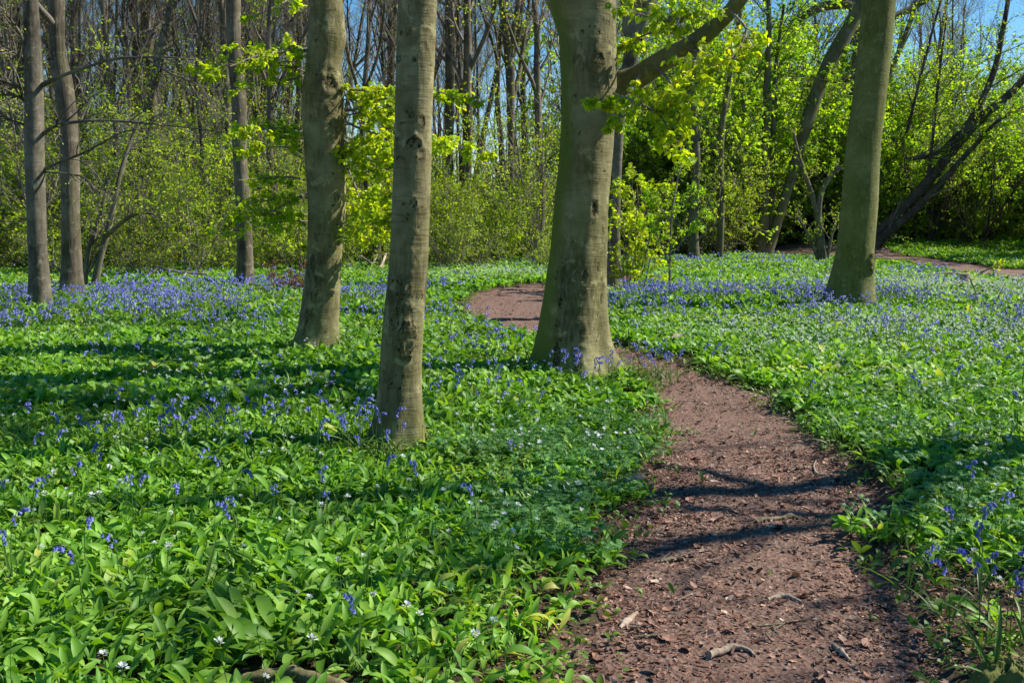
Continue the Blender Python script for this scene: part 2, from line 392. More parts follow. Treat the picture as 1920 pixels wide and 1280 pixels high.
    q = np.stack([A0, np.roll(A0, -1, 1), np.roll(B0, -1, 1), B0], -1).reshape(-1, 4)
    mb.add(V, q)
    n = fbm(np.stack([np.cos(TH) * 1.5, np.sin(TH) * 1.5, ZZ * .8], -1) + seed, 41)
    moss = mossy * .6 * sstep(-.1, .6, n) + sstep(.45, 0, ZZ + .3 * n) * .6
    if moss_side is not None: moss = moss + .95 * sstep(.45, .95, np.cos(TH - moss_side) + .15 * n)
    t = Trunk(); t.base = np.array([X[0], Y, 0.]); t.Y = Y; t.mb = mb
    t.attrs = {'moss': np.clip(moss, 0, 1).ravel(), 'scar': np.clip(scar, 0, 1).ravel()}
    t.line = np.stack([X, Yc, zz], -1); t.rad = R; t.zz = zz
    return t

def rot_about(d, ang, phi):           # tilt direction d by ang, in direction phi
    ref = np.where(np.abs(d[:, 2:3]) < .9, np.array([[0, 0, 1.]]), np.array([[1., 0, 0]]))
    u = unit(np.cross(d, ref)); v = np.cross(d, u)
    return unit(d * np.cos(ang)[:, None] + np.sin(ang)[:, None] * (u * np.cos(phi)[:, None] + v * np.sin(phi)[:, None]))
def shoots(rg, P, R, n, t0, t1, ang, length, npts, wander=.25, up=.1, rr=.55, tip=.25, phi=None, lfall=.5):
    """side shoots from every polyline; vectorised"""
    m, k, _ = P.shape
    par = np.repeat(np.arange(m), n)
    t = rg.uniform(t0, t1, m * n); u = t * (k - 1); i = np.clip(u.astype(int), 0, k - 2); w = (u - i)[:, None]
    s = P[par, i] * (1 - w) + P[par, i + 1] * w; d = unit(P[par, i + 1] - P[par, i])
    r0 = (R[par, i] * (1 - w[:, 0]) + R[par, i + 1] * w[:, 0])
    a = rg.uniform(ang[0], ang[1], m * n); ph = rg.uniform(0, 6.283, m * n)
    d = rot_about(d, a, ph)
    L = rg.uniform(length[0], length[1], m * n) * (1 - lfall * (t - t0) / max(1e-6, t1 - t0))
    pts = [s]; st = (L / (npts - 1))[:, None]
    for q in range(npts - 1):
        d = unit(d + wander * rg.normal(size=d.shape) + np.array([0, 0, up]))
        s = s + d * st; pts.append(s)
    P2 = np.stack(pts, 1); rs = np.minimum(r0 * rr, L * .02 + .002)
    R2 = rs[:, None] * np.linspace(1, tip, npts)[None]
    return P2, R2
def along(rg, P, n, t0=.2, t1=1.):    # random points on polylines with tangents
    m, k, _ = P.shape; par = np.repeat(np.arange(m), n); u = rg.uniform(t0, t1, m * n) * (k - 1)
    i = np.clip(u.astype(int), 0, k - 2); w = (u - i)[:, None]
    return P[par, i] * (1 - w) + P[par, i + 1] * w, unit(P[par, i + 1] - P[par, i])

LEAF4 = ([(0, 0, 0), (-.36, .45, .08), (0, 1, -.05), (.36, .45, .08)], [[(0, 3, 2), (0, 2, 1)]])
LEAF6 = ([(0, 0, 0), (-.30, .25, .05), (-.33, .6, .03), (0, 1, -.12), (.33, .6, .03), (.30, .25, .05), (0, .45, -.05)],
         [[(0, 5, 6), (0, 6, 1), (1, 6, 2), (2, 6, 3), (3, 6, 4), (4, 6, 5)]])
def leaves(mb, rg, pos, d, size, tmpl=LEAF4, droop=.0, spread=1.1, v=(0, 1), flat=.6):
    N = len(pos); az = np.arctan2(d[:, 1], d[:, 0]) + rg.normal(0, spread, N)
    tilt = rg.normal(-droop, flat, N); roll = rg.normal(0, flat, N)
    X, Y, Z = frames(az, tilt, roll)
    inst(mb, tmpl[0], tmpl[1], pos, X, Y, Z, rg.uniform(size[0], size[1], N), rg.uniform(v[0], v[1], N))

def crown(t, seed, z0, nl=9, leafy=5, size=(.05, .08), mat='beechleaf', ll=(3, 5.5), bark='twig', lim_ang=(.6, 1.2), n2=6, n3=6):
    """bare limbs, twigs and young leaves on a hero trunk above z0"""
    rg = rngof(seed); sel = t.zz >= z0
    P = t.line[sel][::8][None]; R = t.rad[sel][::8][None]
    P1, R1 = shoots(rg, P, R, nl, .02, 1, lim_ang, ll, 9, .16, .06, .5, .3, lfall=.4)
    P2, R2 = shoots(rg, P1, R1, n2, .2, 1, (.4, 1.), (1.0, 2.4), 6, .2, .05, .5, .3)
    P3, R3 = shoots(rg, P2, R2, n3, .2, 1, (.4, 1.), (.4, .9), 4, .2, .03, .5, .4)
    mb = MB(); tubes(mb, P1, R1, 8); tubes(mb, P2, R2, 4); tubes(mb, P3, R3, 3)
    lf = MB()
    if leafy:
        p, d = along(rg, P3, leafy); leaves(lf, rg, p, d, size, LEAF4, .2)
    return mb, lf

def limb(mb, pts, k=16, n=40, seed=0, rough=.05):          # pts: (px,py,Y,width px)
    Q = np.array([np.append(wp(a, b, Y), w / 2 * Y / FPX) for a, b, Y, w in pts])
    c = catmull(Q, n); P = c[:, :3]; R = np.maximum(c[:, 3], .002)
    R = R * (1 + rough * vn(np.stack([np.arange(n) / 2.7, np.zeros(n) + seed], -1), 51))
    tubes(mb, P, R, k); return P[None], R[None]
def zeros_attrs(mb, moss=0.): n = sum(len(v) for v in mb.V); return {'moss': np.full(n, moss), 'scar': np.zeros(n)}

def put_tree(t, name, label, cat='tree', bark='beech', group=None):
    e = thing(name, t.base, label, cat, group)
    o = t.mb.build('trunk', M[bark], e, origin=t.base, attrs=t.attrs)
    return e
def part(mb, name, mat, e, base, attrs=None, label=None):
    o = mb.build(name, M[mat], e, origin=base, attrs=attrs)
    if label: o['label'] = label
    return o

def spray(mbw, mbl, rg, line, n1=12, n2=5, ll=(.3, .7), size=(.045, .065), per=5, k0=5, droop=.25, flat=.35, v=(0, 1), tm=LEAF6):
    """planar leafy spray around a branch polyline"""
    P, R = line
    P2, R2 = shoots(rg, P, R, n1, .15, 1, (.5, 1.1), ll, 6, .12, -.02, .5, .3)
    mid = P.mean(1, keepdims=True)
    P2[..., 2] = P2[:, :1, 2] + (P2[..., 2] - P2[:, :1, 2]) * .45      # flattened like a beech spray
    P3, R3 = shoots(rg, P2, R2, n2, .2, 1, (.4, .9), (ll[0] * .3, ll[1] * .45), 4, .12, -.04, .6, .4)
    tubes(mbw, P2, R2, 4); tubes(mbw, P3, R3, 3)
    p, d = along(rg, P3, per, .1); leaves(mbl, rg, p, d, size, tm, droop, .9, v, flat)
    p, d = along(rg, P2, per, .3); leaves(mbl, rg, p, d, size, tm, droop, .9, v, flat)

# --- A: the big beech by the path
tA = hero_trunk([(0, 1030, 1157), (60, 1046, 1156), (120, 1050, 1157), (200, 1052, 1156), (300, 1047, 1148), (380, 1038, 1142), (460, 1032, 1139),
                 (520, 1023.6, 1138), (605, 1012, 1141), (645, 1008, 1147), (665, 1006, 1154), (690, 1003, 1166)], 700, 11, k=110, dz=.022, seed=1,
                knots=[(112, 1120, 0, .06, .07, .02, 'ring'), (388, 1112, 0, .10, .045, .03, 'flake'), (418, 1127, 0, .03, .06, .03, 'brow'), (510, 1092, 0, .09, .03, .02, 'flake'),
                       (540, 1088, 0, .05, .03, .02, 'flake'), (495, 1120, 0, .06, .03, .02, 'flake'), (530, 1130, 0, .04, .03, .012, 'ring'), (555, 1128, 0, .07, .03, .015, 'flake'),
                       (583, 1122, 0, .04, .02, .012, 'ring'), (560, 1048, 0, .10, .04, .012, 'flake'), (603, 1110, 0, .02, .05, .015, 'ring'), (610, 1086, 0, .05, .03, .02, 'flake'),
                       (588, 1078, 0, .03, .12, .03, 'brow'), (634, 1085, 0, .02, .12, .02, 'brow'), (665, 1080, 0, .10, .05, .03, 'canker'), (655, 1040, 0, .22, .07, .05, 'flake'),
                       (250, 1085, 0, .03, .02, .015, 'ring'), (600, 1040, 0, .07, .04, .01, 'flake'), (690, 1120, 0, .12, .05, .05, 'flake')],
                flute=.15, moss_side=math.pi * 1.02, mossy=.35, extra=60)
eA = put_tree(tA, 'beech_tree', 'massive old beech with broad grey trunk beside the bend of the path')
# --- B: slender front beech
tB = hero_trunk([(0, 745, 820), (100, 742, 816), (200, 740, 811), (300, 737, 809), (400, 733, 806), (500, 728, 802), (560, 721, 797), (620, 715, 793), (677, 712, 790),
                 (748, 707, 790), (800, 700, 792), (825, 690, 794)], 832, 13, k=110, dz=.018, seed=2,
                knots=[(60, 775, 0, .05, .06, .012, 'brow'), (58, 763, 0, .03, .05, .012, 'ring'), (72, 795, 0, .02, .06, .012, 'brow'), (222, 793, 0, .05, .03, .014, 'ring'), (250, 780, 0, .028, .09, .022, 'brow'), (262, 781, 0, .045, .05, .012, 'ring'),
                       (372, 779, 0, .03, .03, .02, 'ring'), (352, 770, 0, .012, .05, .010, 'brow'), (458, 773, 0, .015, .06, .012, 'brow'), (498, 768, 0, .012, .08, .008, 'brow'), (535, 768, 0, .04, .03, .015, 'canker'),
                       (545, 790, 0, .04, .03, .012, 'ring'), (565, 767, 0, .03, .04, .012, 'canker'), (588, 745, 0, .07, .035, .010, 'ring'), (595, 774, 0, .025, .02, .012, 'ring'), (625, 766, 0, .135, .06, .020, 'canker'),
                       (708, 738, 0, .025, .025, .018, 'ring'), (715, 754, 0, .014, .014, .012, 'ring'), (742, 775, 0, .008, .09, .007, 'brow'), (768, 775, 0, .008, .08, .007, 'brow'), (420, 775, 0, .008, .09, .006, 'brow')],
                flute=.11, rough=.008, mossy=.15, extra=36)
eB = put_tree(tB, 'beech_tree', 'slender straight beech trunk standing nearest, bluebells at its foot')
# --- C: left front beech
tC = hero_trunk([(0, 584, 643), (40, 580, 647), (75, 577, 649), (117, 574, 641), (160, 568, 645), (200, 565, 645), (281, 570, 646), (375, 576, 649), (469, 575, 642),
                 (560, 566, 638), (615, 557, 635), (645, 546, 632), (660, 538, 632)], 662, 12, k=90, dz=.025, seed=3,
                knots=[(125, 624, 0, .05, .12, .04, 'brow'), (160, 626, 0, .10, .09, .05, 'flake'), (140, 608, 0, .03, .10, .03, 'brow'), (203, 628, 0, .06, .06, .03, 'ring'), (290, 632, 0, .08, .06, .03, 'brow'), (372, 636, 0, .05, .04, .02, 'ring'),
                       (445, 597, 0, .02, .02, .01, 'ring'), (520, 628, 0, .01, .08, .01, 'brow'), (600, 580, 0, .2, .04, .02, 'flake')],
                flute=.12, mossy=.35, extra=36)
eC = put_tree(tC, 'beech_tree', 'sinuous beech with dark bent trunk at the left, beside the slender front one')
# --- D: right leaning beech
tD = hero_trunk([(0, 1619, 1681), (94, 1610, 1673), (188, 1599, 1661), (281, 1586, 1650), (375, 1577, 1644), (469, 1567, 1637), (530, 1554, 1637), (575, 1545, 1643)],
                580, 13, k=80, dz=.03, seed=4, knots=[(492, 1622, 0, .18, .07, .05, 'canker'), (505, 1628, 0, .12, .05, .04, 'flake'), (460, 1580, 0, .03, .03, .02, 'ring'), (230, 1655, 0, .05, .03, .02, 'ring')], flute=.08, rough=.005, mossy=1.0, extra=24)
tD.attrs['moss'] = np.clip(tD.attrs['moss'] * .6 + .5, 0, .8)
eD = put_tree(tD, 'beech_tree', 'smooth olive green beech trunk leaning right at the right of the path')
# --- E, F, G, H, I, K, L, M, 2nd behind A
tE = hero_trunk([(0, 42, 69), (94, 45, 75), (188, 45, 79), (281, 46, 81), (375, 51, 86), (469, 54, 88), (560, 55, 96), (583, 54, 103)], 586, 12, k=48, dz=.05, seed=5,
                knots=[(495, 78, 0, .05, .06, .03, 'ring'), (60, 60, 0, .05, .1, .03, 'brow'), (170, 62, 0, .05, .1, .04, 'brow')], mossy=.1)
eE = put_tree(tE, 'beech_tree', 'pale grey beech with bare arching side branches at the far left', bark='beech_b')
tF = hero_trunk([(0, 91, 122), (94, 96, 124), (150, 101, 136), (234, 112, 146), (328, 115, 149), (420, 116, 150), (516, 115, 154), (545, 112, 156), (560, 107, 158)], 560, 13, k=40, dz=.06, seed=6, rough=.03, flute=.18, mossy=.4)
eF = put_tree(tF, 'oak_tree', 'kinked rough barked tree directly right of the pale far left beech', bark='oak')
tG = hero_trunk([(0, 424, 452), (94, 426, 453), (188, 434, 462), (281, 436, 463), (375, 441, 469), (469, 444, 474), (515, 443, 475), (537, 440, 478)], 540, 14, k=40, dz=.06, seed=7, rough=.03, flute=.16, mossy=.3)
eG = put_tree(tG, 'oak_tree', 'rough brown trunk standing alone among bluebells left of the bent beech', bark='oak')
tH = hero_trunk([(0, 262, 283), (150, 272, 291), (250, 281, 297), (350, 283, 299), (440, 281, 299), (482, 279, 300)], 484, 16, k=28, dz=.1, seed=8, rough=.02, mossy=.3)
eH = put_tree(tH, 'oak_tree', 'tall thin trunk rising from the scrub left of the lone brown trunk', bark='oak')
tI = hero_trunk([(0, 3, 26), (200, 8, 30), (350, 10, 35), (455, 14, 38)], 470, 15, k=28, dz=.1, seed=9, rough=.02, mossy=.8)
eI = put_tree(tI, 'oak_tree', 'mossy trunk cut by the left edge of the picture', bark='oak')
tK = hero_trunk([(0, 834, 852), (150, 835, 853), (300, 833, 850), (470, 832, 852)], 478, 20, k=28, dz=.1, seed=10, rough=.02, mossy=.2)
eK = put_tree(tK, 'beech_tree', 'dark straight tree rising from the scrub just right of the slender front beech', bark='beech_b')
tL = hero_trunk([(95, 946, 966), (200, 950, 965), (300, 952, 964), (400, 953, 966), (480, 950, 968)], 482, 9.0, k=24, dz=.1, seed=11, rough=.02, mossy=.2)
eL = put_tree(tL, 'oak_tree', 'dark tree forking into several boughs left of the massive beech', bark='oak')
tM = hero_trunk([(0, 727, 741), (160, 724, 738), (300, 722, 738), (470, 720, 740)], 476, 20, k=24, dz=.1, seed=12, mossy=.2)
eM = put_tree(tM, 'beech_tree', 'smooth grey tree half hidden behind the slender front beech', bark='beech_b')
tO = hero_trunk([(60, 1172, 1204), (130, 1166, 1194), (190, 1153, 1178), (260, 1150, 1169), (420, 1143, 1163), (530, 1135, 1166)], 536, 11, k=40, dz=.05, seed=13, mossy=.2)
eO = put_tree(tO, 'beech_tree', 'pale second beech seen against the right side of the massive one', bark='beech_b')

# limb and foliage of A
rg = rngof(50)
mb = MB()
limA = limb(mb, [(1135, 185, 11.0, 62), (1165, 158, 10.9, 50), (1200, 142, 10.8, 42), (1250, 110, 10.6, 38), (1300, 82, 10.4, 34), (1345, 45, 10.2, 30), (1385, 2, 10.0, 28), (1440, -90, 9.8, 24), (1520, -200, 9.6, 14)], k=20, n=60, seed=1)
brA = part(mb, 'limb', 'beech', eA, tA.base, zeros_attrs(mb, .35), 'long limb rising to the right')
mb = MB(); lf = MB()
for pts, n1, ll in (([(1150, 175, 10.3, 4), (1200, 195, 9.6, 6), (1235, 215, 9.0, 4), (1255, 245, 8.7, 2)], 9, (.2, .5)),
                    ([(1290, 90, 10.3, 4), (1330, 110, 9.8, 5), (1300, 165, 9.2, 4), (1260, 200, 8.9, 2)], 12, (.25, .6)),
                    ([(1230, 125, 10.5, 4), (1260, 160, 9.8, 5), (1280, 220, 9.3, 4), (1275, 290, 9.0, 2)], 12, (.2, .55)),
                    ([(1200, 140, 10.6, 6), (1180, 175, 9.9, 4), (1150, 192, 9.4, 3), (1100, 190, 9.2, 1.5)], 8, (.08, .22)),
                    ([(1345, 40, 10.1, 4), (1300, 30, 9.6, 5), (1240, 40, 9.3, 4), (1190, 20, 9.1, 2)], 12, (.25, .55)),
                    ([(1300, 80, 10.2, 4), (1250, 60, 10.6, 5), (1200, 70, 11, 3), (1170, 110, 11.2, 2)], 8, (.2, .4)),
                    ([(1370, 20, 10.0, 4), (1400, 60, 9.7, 5), (1370, 110, 9.4, 4), (1340, 140, 9.2, 2)], 9, (.25, .5)),
                    ([(1180, 165, 10.4, 5), (1175, 210, 10.1, 3), (1150, 240, 10, 2)], 6, (.1, .25))):
    ln = limb(mb, pts, k=5, n=14, seed=2)
    spray(mb, lf, rg, ln, int(n1 * 1.5), 5, ll, (.05, .08), 4, droop=.6, flat=.55)
brs = part(mb, 'branch', 'twig', eA, tA.base, None, 'thin hanging branches'); part(lf, 'foliage', 'beechleaf', eA, tA.base, None, 'young yellow green beech leaves')
# fork of A above the frame
mb = MB()
limb(mb, [(1100, 140, 10.75, 60), (1080, 60, 10.75, 66), (1058, 0, 10.75, 62), (1010, -90, 10.75, 52), (930, -220, 10.9, 45), (840, -420, 11.2, 30)], k=20, n=40, seed=5)
part(mb, 'limb', 'beech', eA, tA.base, zeros_attrs(mb, .3), 'thick left fork of the trunk')

# foliage sprays of C and the branches that carry them
mb = MB(); lf = MB()
_r = rngof(77); EX = []
for r0 in range(165, 455, 24):
    a = _r.uniform(-22, 22); x1 = 735 if r0 not in (165, 189, 261, 285) else 850
    EX.append(([(641, r0 + _r.uniform(-8, 8), 12.7, 5), (690, r0 + a * .5, 12.2 + _r.uniform(-.6, .4), 4), (x1, r0 + a, 11.8 + _r.uniform(-.9, .4), 1.5)], 15 if x1 < 800 else 22, (.15, .42), (.045, .07)))
for r0 in (90, 110, 128, 150, 235, 262, 285, 330, 372, 395, 420):
    EX.append(([(580, r0 + _r.uniform(-12, 12), 12.6, 5), (530, r0 + _r.uniform(-10, 10), 12.2, 4), (_r.uniform(400, 470), r0 + _r.uniform(-5, 20), 11.6, 1.5)], 11, (.15, .4), (.045, .065)))
for pts, n1, ll, sz in EX + [([(640, 205, 12.7, 12), (665, 206, 12.3, 8), (700, 190, 11.8, 5), (760, 180, 11.2, 4), (815, 172, 10.8, 3), (868, 190, 10.5, 1.5)], 24, (.2, .5), (.05, .075)),
                    ([(642, 260, 12.7, 8), (680, 290, 12.2, 6), (720, 330, 11.8, 4), (735, 380, 11.6, 2)], 20, (.25, .5), (.05, .075)),
                    ([(640, 225, 12.7, 8), (700, 250, 12.0, 6), (790, 265, 11.4, 4), (850, 275, 11, 3), (895, 290, 10.8, 1.5)], 22, (.15, .4), (.05, .075)),
                    ([(645, 300, 12.7, 7), (670, 360, 12.2, 5), (680, 410, 12, 3), (665, 450, 11.9, 2)], 14, (.2, .4), (.05, .07)),
                    ([(590, 95, 12.6, 10), (540, 95, 12, 7), (480, 105, 11.5, 5), (430, 125, 11, 3), (385, 130, 10.8, 1.5)], 20, (.2, .5), (.05, .07)),
                    ([(575, 245, 12.6, 8), (530, 248, 12.3, 6), (480, 240, 12, 4), (435, 252, 11.8, 2)], 14, (.2, .45), (.05, .07)),
                    ([(578, 362, 12.6, 8), (540, 380, 12.2, 6), (500, 400, 12, 4), (450, 412, 11.8, 2)], 16, (.2, .45), (.05, .07)),
                    ([(590, -30, 12.6, 9), (560, -20, 11.6, 7), (540, 0, 11, 5), (480, 30, 10.5, 2)], 12, (.15, .4), (.05, .07))]:
    ln = limb(mb, [(a_, b_, c_, w_ * .65) for a_, b_, c_, w_ in pts], k=6, n=18, seed=3)
    spray(mb, lf, rg, ln, n1, 4, ll, sz, 4, droop=.45, flat=.6)
part(mb, 'branch', 'twig', eC, tC.base, None, 'thin horizontal branches'); part(lf, 'foliage', 'beechleaf', eC, tC.base, None, 'sprays of fresh yellow green leaves')

# bare arching branches of E
mb = MB(); lf = MB()
for pts in ([(78, 160, 18, 9), (110, 145, 17.7, 7), (150, 130, 17.4, 6), (205, 113, 17, 5), (250, 108, 16.8, 4.5), (320, 108, 16.5, 4), (390, 116, 16.3, 2.5)],
            [(280, 112, 16.6, 4), (320, 138, 16.4, 3.5), (370, 160, 16.3, 3), (400, 195, 16.2, 2)],
            [(80, 252, 18, 8), (100, 238, 17.8, 6), (140, 229, 17.5, 5.5), (200, 226, 17.2, 5), (280, 232, 17, 4), (340, 238, 16.8, 3), (440, 250, 16.5, 2)],
            [(82, 318, 18, 7), (110, 305, 17.8, 5), (160, 285, 17.6, 4.5), (205, 260, 17.4, 4), (240, 245, 17.3, 3), (300, 240, 17.2, 2)],
            [(84, 322, 18, 4), (150, 330, 17.6, 3.5), (175, 350, 17.5, 3), (205, 378, 17.4, 2)],
            [(50, 170, 18, 9), (25, 158, 17.8, 6), (0, 150, 17.7, 5), (-60, 130, 17.6, 4)],
            [(48, 120, 18, 8), (30, 100, 17.8, 6), (12, 92, 17.7, 4), (-30, 70, 17.5, 3)],
            [(48, 110, 18, 8), (40, 70, 17.8, 6), (22, 40, 17.6, 5), (5, 18, 17.5, 4), (-40, -10, 17.4, 3)],
            [(50, 195, 18, 6), (30, 180, 17.9, 4.5), (-10, 178, 17.8, 3)], [(50, 235, 18, 5), (20, 225, 17.9, 4), (-10, 205, 17.9, 3)]):
    ln = limb(mb, pts, k=7, n=26, seed=7, rough=.12)
    P2, R2 = shoots(rg, ln[0], ln[1], 16, .2, 1, (.4, 1.1), (.4, 1.3), 6, .2, .0, .6, .35)
    P3, R3 = shoots(rg, P2, R2, 5, .2, 1, (.4, 1.), (.15, .5), 4, .2, .0, .6, .4)
    tubes(mb, P2, R2, 4); tubes(mb, P3, R3, 3)
    p, d = along(rg, P3, 1, .6); leaves(lf, rg, p, d, (.03, .055), LEAF4, .2, 1., (.2, 1), .6)
part(mb, 'branch', 'beech_b', eE, tE.base, zeros_attrs(mb), 'bare arching grey side branches'); part(lf, 'foliage', 'shrubleaf', eE, tE.base)

# boughs of L (the forked dark tree) and side twigs
def boughs(lines, e, base, seed, bark='oak', tw=14, leafy=2, lm='shrubleaf', tl=(.5, 1.8), moss=.2, lsize=(.05, .08), attach=True):
    rg = rngof(seed); mb = MB(); lf = MB(); tt = MB()
    for pts in lines:
        ln = limb(mb, pts, k=9, n=24, seed=seed, rough=.08)
        P2, R2 = shoots(rg, ln[0], ln[1], tw, .1, 1, (.3, .9), tl, 6, .15, .06, .5, .3)
        P3, R3 = shoots(rg, P2, R2, 6, .15, 1, (.3, .9), (tl[0] * .4, tl[1] * .5), 4, .2, .04, .5, .4)
        tubes(tt, P2, R2, 4); tubes(tt, P3, R3, 3)
        if leafy: p, d = along(rg, P3, leafy, .3); leaves(lf, rg, p, d, lsize, LEAF4, .1, 1.2)
    part(mb, 'bough', bark, e, base, zeros_attrs(mb, moss)); part(tt, 'crown', 'twig', e, base)
    if leafy: part(lf, 'foliage', lm, e, base)
YL = tL.Y
boughs([[(956, 120, YL, 18), (948, 60, YL, 13), (940, 0, YL, 11), (930, -90, YL, 9), (925, -220, YL, 5)],
        [(957, 110, YL, 14), (962, 60, YL - .3, 10), (972, 0, YL - .6, 9), (980, -120, YL - 1, 6)],
        [(960, 105, YL, 13), (975, 60, YL, 10), (1000, 20, YL + .5, 8), (1030, -60, YL + 1, 6)],
        [(958, 200, YL, 8), (975, 130, YL + .5, 8), (985, 60, YL + 1, 7), (1000, -60, YL + 1, 6)],
        [(958, 95, YL, 9), (968, 70, YL + .5, 7), (985, -40, YL + .6, 6)]], eL, tL.base, 61)
YO = tO.Y
boughs([[(1188, 75, YO, 34), (1180, 40, YO, 26), (1172, -40, YO, 22), (1160, -160, YO, 14)], [(1194, 72, YO, 30), (1210, 20, YO, 24), (1240, -80, YO, 18), (1290, -200, YO, 10)]], eO, tO.base, 62, 'beech_b', 10, 4, 'beechleaf', (.6, 2.), 0.1)

# crowns above the picture of the hero trees (they shade the wood floor)
for t, e, sd_, z0, nl, n2, n3, lfy in ((tB, eB, 72, 5.5, 8, 6, 6, 1), (tC, eC, 73, 6.0, 10, 6, 6, 3), (tD, eD, 74, 6.5, 10, 6, 6, 3), (tA, eA, 71, 6.5, 5, 5, 5, 1),
                               (tE, eE, 75, 5.5, 9, 5, 5, 1), (tF, eF, 76, 5, 12, 6, 5, 1), (tG, eG, 77, 5.5, 12, 6, 5, 1), (tH, eH, 78, 5, 14, 6, 5, 1), (tI, eI, 79, 3, 14, 6, 5, 3),
                               (tK, eK, 80, 9, 14, 6, 5, 0), (tM, eM, 81, 10, 14, 6, 5, 0)):
    mb, lf = crown(t, sd_, z0, nl, lfy, (.06, .09) if t.Y < 20 else (.05, .08), n2=n2, n3=n3, lim_ang=(.5, 1.1))
    part(mb, 'crown', 'twig', e, t.base)
    if lfy: part(lf, 'leaves', 'beechleaf' if t.Y < 20 else 'shrubleaf', e, t.base)
# one beech just outside the right of the frame throws the forked shadow over the near path
rg = rngof(58); bX = np.array([9.2, 7.9, 0.]); eX = thing('beech_tree', bX, 'beech just beyond the right edge, throwing its shadow over the near path', 'tree')
mb = MB(); zx = np.linspace(-.1, 12, 40); P = np.stack([9.2 + .12 * np.sin(zx * .9), 7.9 + .1 * np.sin(zx * .7), zx], -1); Rx = .2 * (1 - .6 * zx / 12)
tubes(mb, P, Rx, 16); part(mb, 'trunk', 'beech', eX, bX, zeros_attrs(mb, .2))
def flimb(mb, pts, n=30): c = catmull(np.array(pts, float), n); tubes(mb, c[:, :3], c[:, 3], 9); return c[None, :, :3], c[None, :, 3]
mb = MB(); lf = MB(); LL = []
for pts in ([(9.2, 7.9, 5.2, .09), (8.6, 7.0, 6.2, .07), (7.9, 6.6, 6.6, .06), (7.0, 5.9, 7.3, .045), (6.0, 5.6, 7.4, .02)],
            [(9.2, 7.9, 4.6, .08), (8.9, 7.1, 5.6, .07), (8.2, 7.0, 6.1, .05), (7.6, 7.4, 6.9, .045), (6.7, 7.2, 7.3, .02)],
            [(9.2, 7.9, 6.2, .08), (9.1, 6.6, 6.9, .05), (9.3, 5.8, 7.3, .035), (9.6, 4.9, 8.0, .025), (9.4, 4.2, 8.6, .012)],
            [(9.2, 7.9, 7.2, .07), (9.5, 8.8, 8.2, .06), (9.0, 9.9, 8.8, .05), (8.4, 10.6, 9.5, .02)]):
    LL.append(flimb(mb, pts))
Pa = np.concatenate([a for a, b in LL]); Ra = np.concatenate([b for a, b in LL])
P2, R2 = shoots(rg, Pa, Ra, 12, .3, 1, (.4, 1.1), (.8, 2.4), 7, .25, .03, .5, .3); P3, R3 = shoots(rg, P2, R2, 5, .2, 1, (.4, 1.), (.3, .9), 4, .22, .03, .5, .4)
tubes(mb, P2, R2, 5); tubes(mb, P3, R3, 3); p, d = along(rg, P3, 3, .2); leaves(lf, rg, p, d, (.05, .08)); part(mb, 'crown', 'twig', eX, bX); part(lf, 'leaves', 'beechleaf', eX, bX)
# leafy canopy on the right side of the massive beech, above the picture: added to shade the left middle ground
mb = MB(); lf = MB(); LL = []
for pts in ([(1.0, 10.6, 6.0, .12), (2.8, 10.4, 7.6, .09), (4.4, 10.2, 8.6, .07), (6.6, 10.2, 9.6, .03)], [(1.0, 10.8, 6.2, .11), (2.6, 10.3, 7.6, .08), (4.6, 10.4, 8.4, .06), (7.4, 10.6, 9.2, .03)],
            [(.9, 10.5, 6.6, .10), (2.2, 9.9, 7.6, .08), (4., 9.8, 8.3, .05), (5.6, 9.6, 8.8, .03)]):
    LL.append(flimb(mb, pts))
Pa = np.concatenate([a for a, b in LL]); Ra = np.concatenate([b for a, b in LL])
P2, R2 = shoots(rg, Pa, Ra, 12, .3, 1, (.5, 1.2), (.8, 2.0), 6, .2, .0, .5, .3); P3, R3 = shoots(rg, P2, R2, 7, .2, 1, (.4, 1.), (.3, .9), 4, .2, .0, .5, .4)
tubes(mb, P2, R2, 5); tubes(mb, P3, R3, 3); p, d = along(rg, P3, 16, .1); leaves(lf, rg, p, d, (.07, .11)); part(mb, 'bough', 'twig', eA, tA.base); part(lf, 'leaves', 'beechleaf', eA, tA.base)


# --- twin stemmed leaning small tree J (left), coppice O, ivy tree N, leaning trunks right
def stems_tree(name, label, base_px, lines, seed, bark, tw, leafy, lm, tl, moss=.3, lsize=(.05, .08), cat='tree', Y=None, group=None):
    g = gp(*base_px); base = np.array([g[0], g[1], 0.]); e = thing(name, base, label, cat, group)
    boughs([[(a, b, g[1] + d, w) for a, b, d, w in ln] for ln in lines], e, base, seed, bark, tw, leafy, lm, tl, moss, lsize)
    for ch in e.children:
        if ch.name.startswith('bough'): ch.name = 'stem'
    return e, base, g[1]
stems_tree('leaning_tree', 'small leaning tree with pale stems between the kinked trunk and the scrub', (178, 548),
           [[(175, 552, 0, 17), (186, 490, 0, 13), (200, 440, 0, 12), (212, 390, 0, 10), (222, 340, 0, 9), (238, 285, .2, 7), (262, 220, .4, 5)],
            [(158, 548, 0, 10), (164, 480, 0, 9), (178, 430, 0, 8), (192, 385, 0, 7), (200, 330, 0, 5)],
            [(196, 445, 0, 10), (225, 420, -.3, 8), (245, 405, -.5, 7), (268, 400, -.6, 5), (300, 402, -.7, 3)],
            [(150, 545, .6, 8), (120, 515, .7, 6), (96, 490, .8, 4)]], 91, 'beech_b', 12, 2, 'shrubleaf', (.4, 1.4), .1)
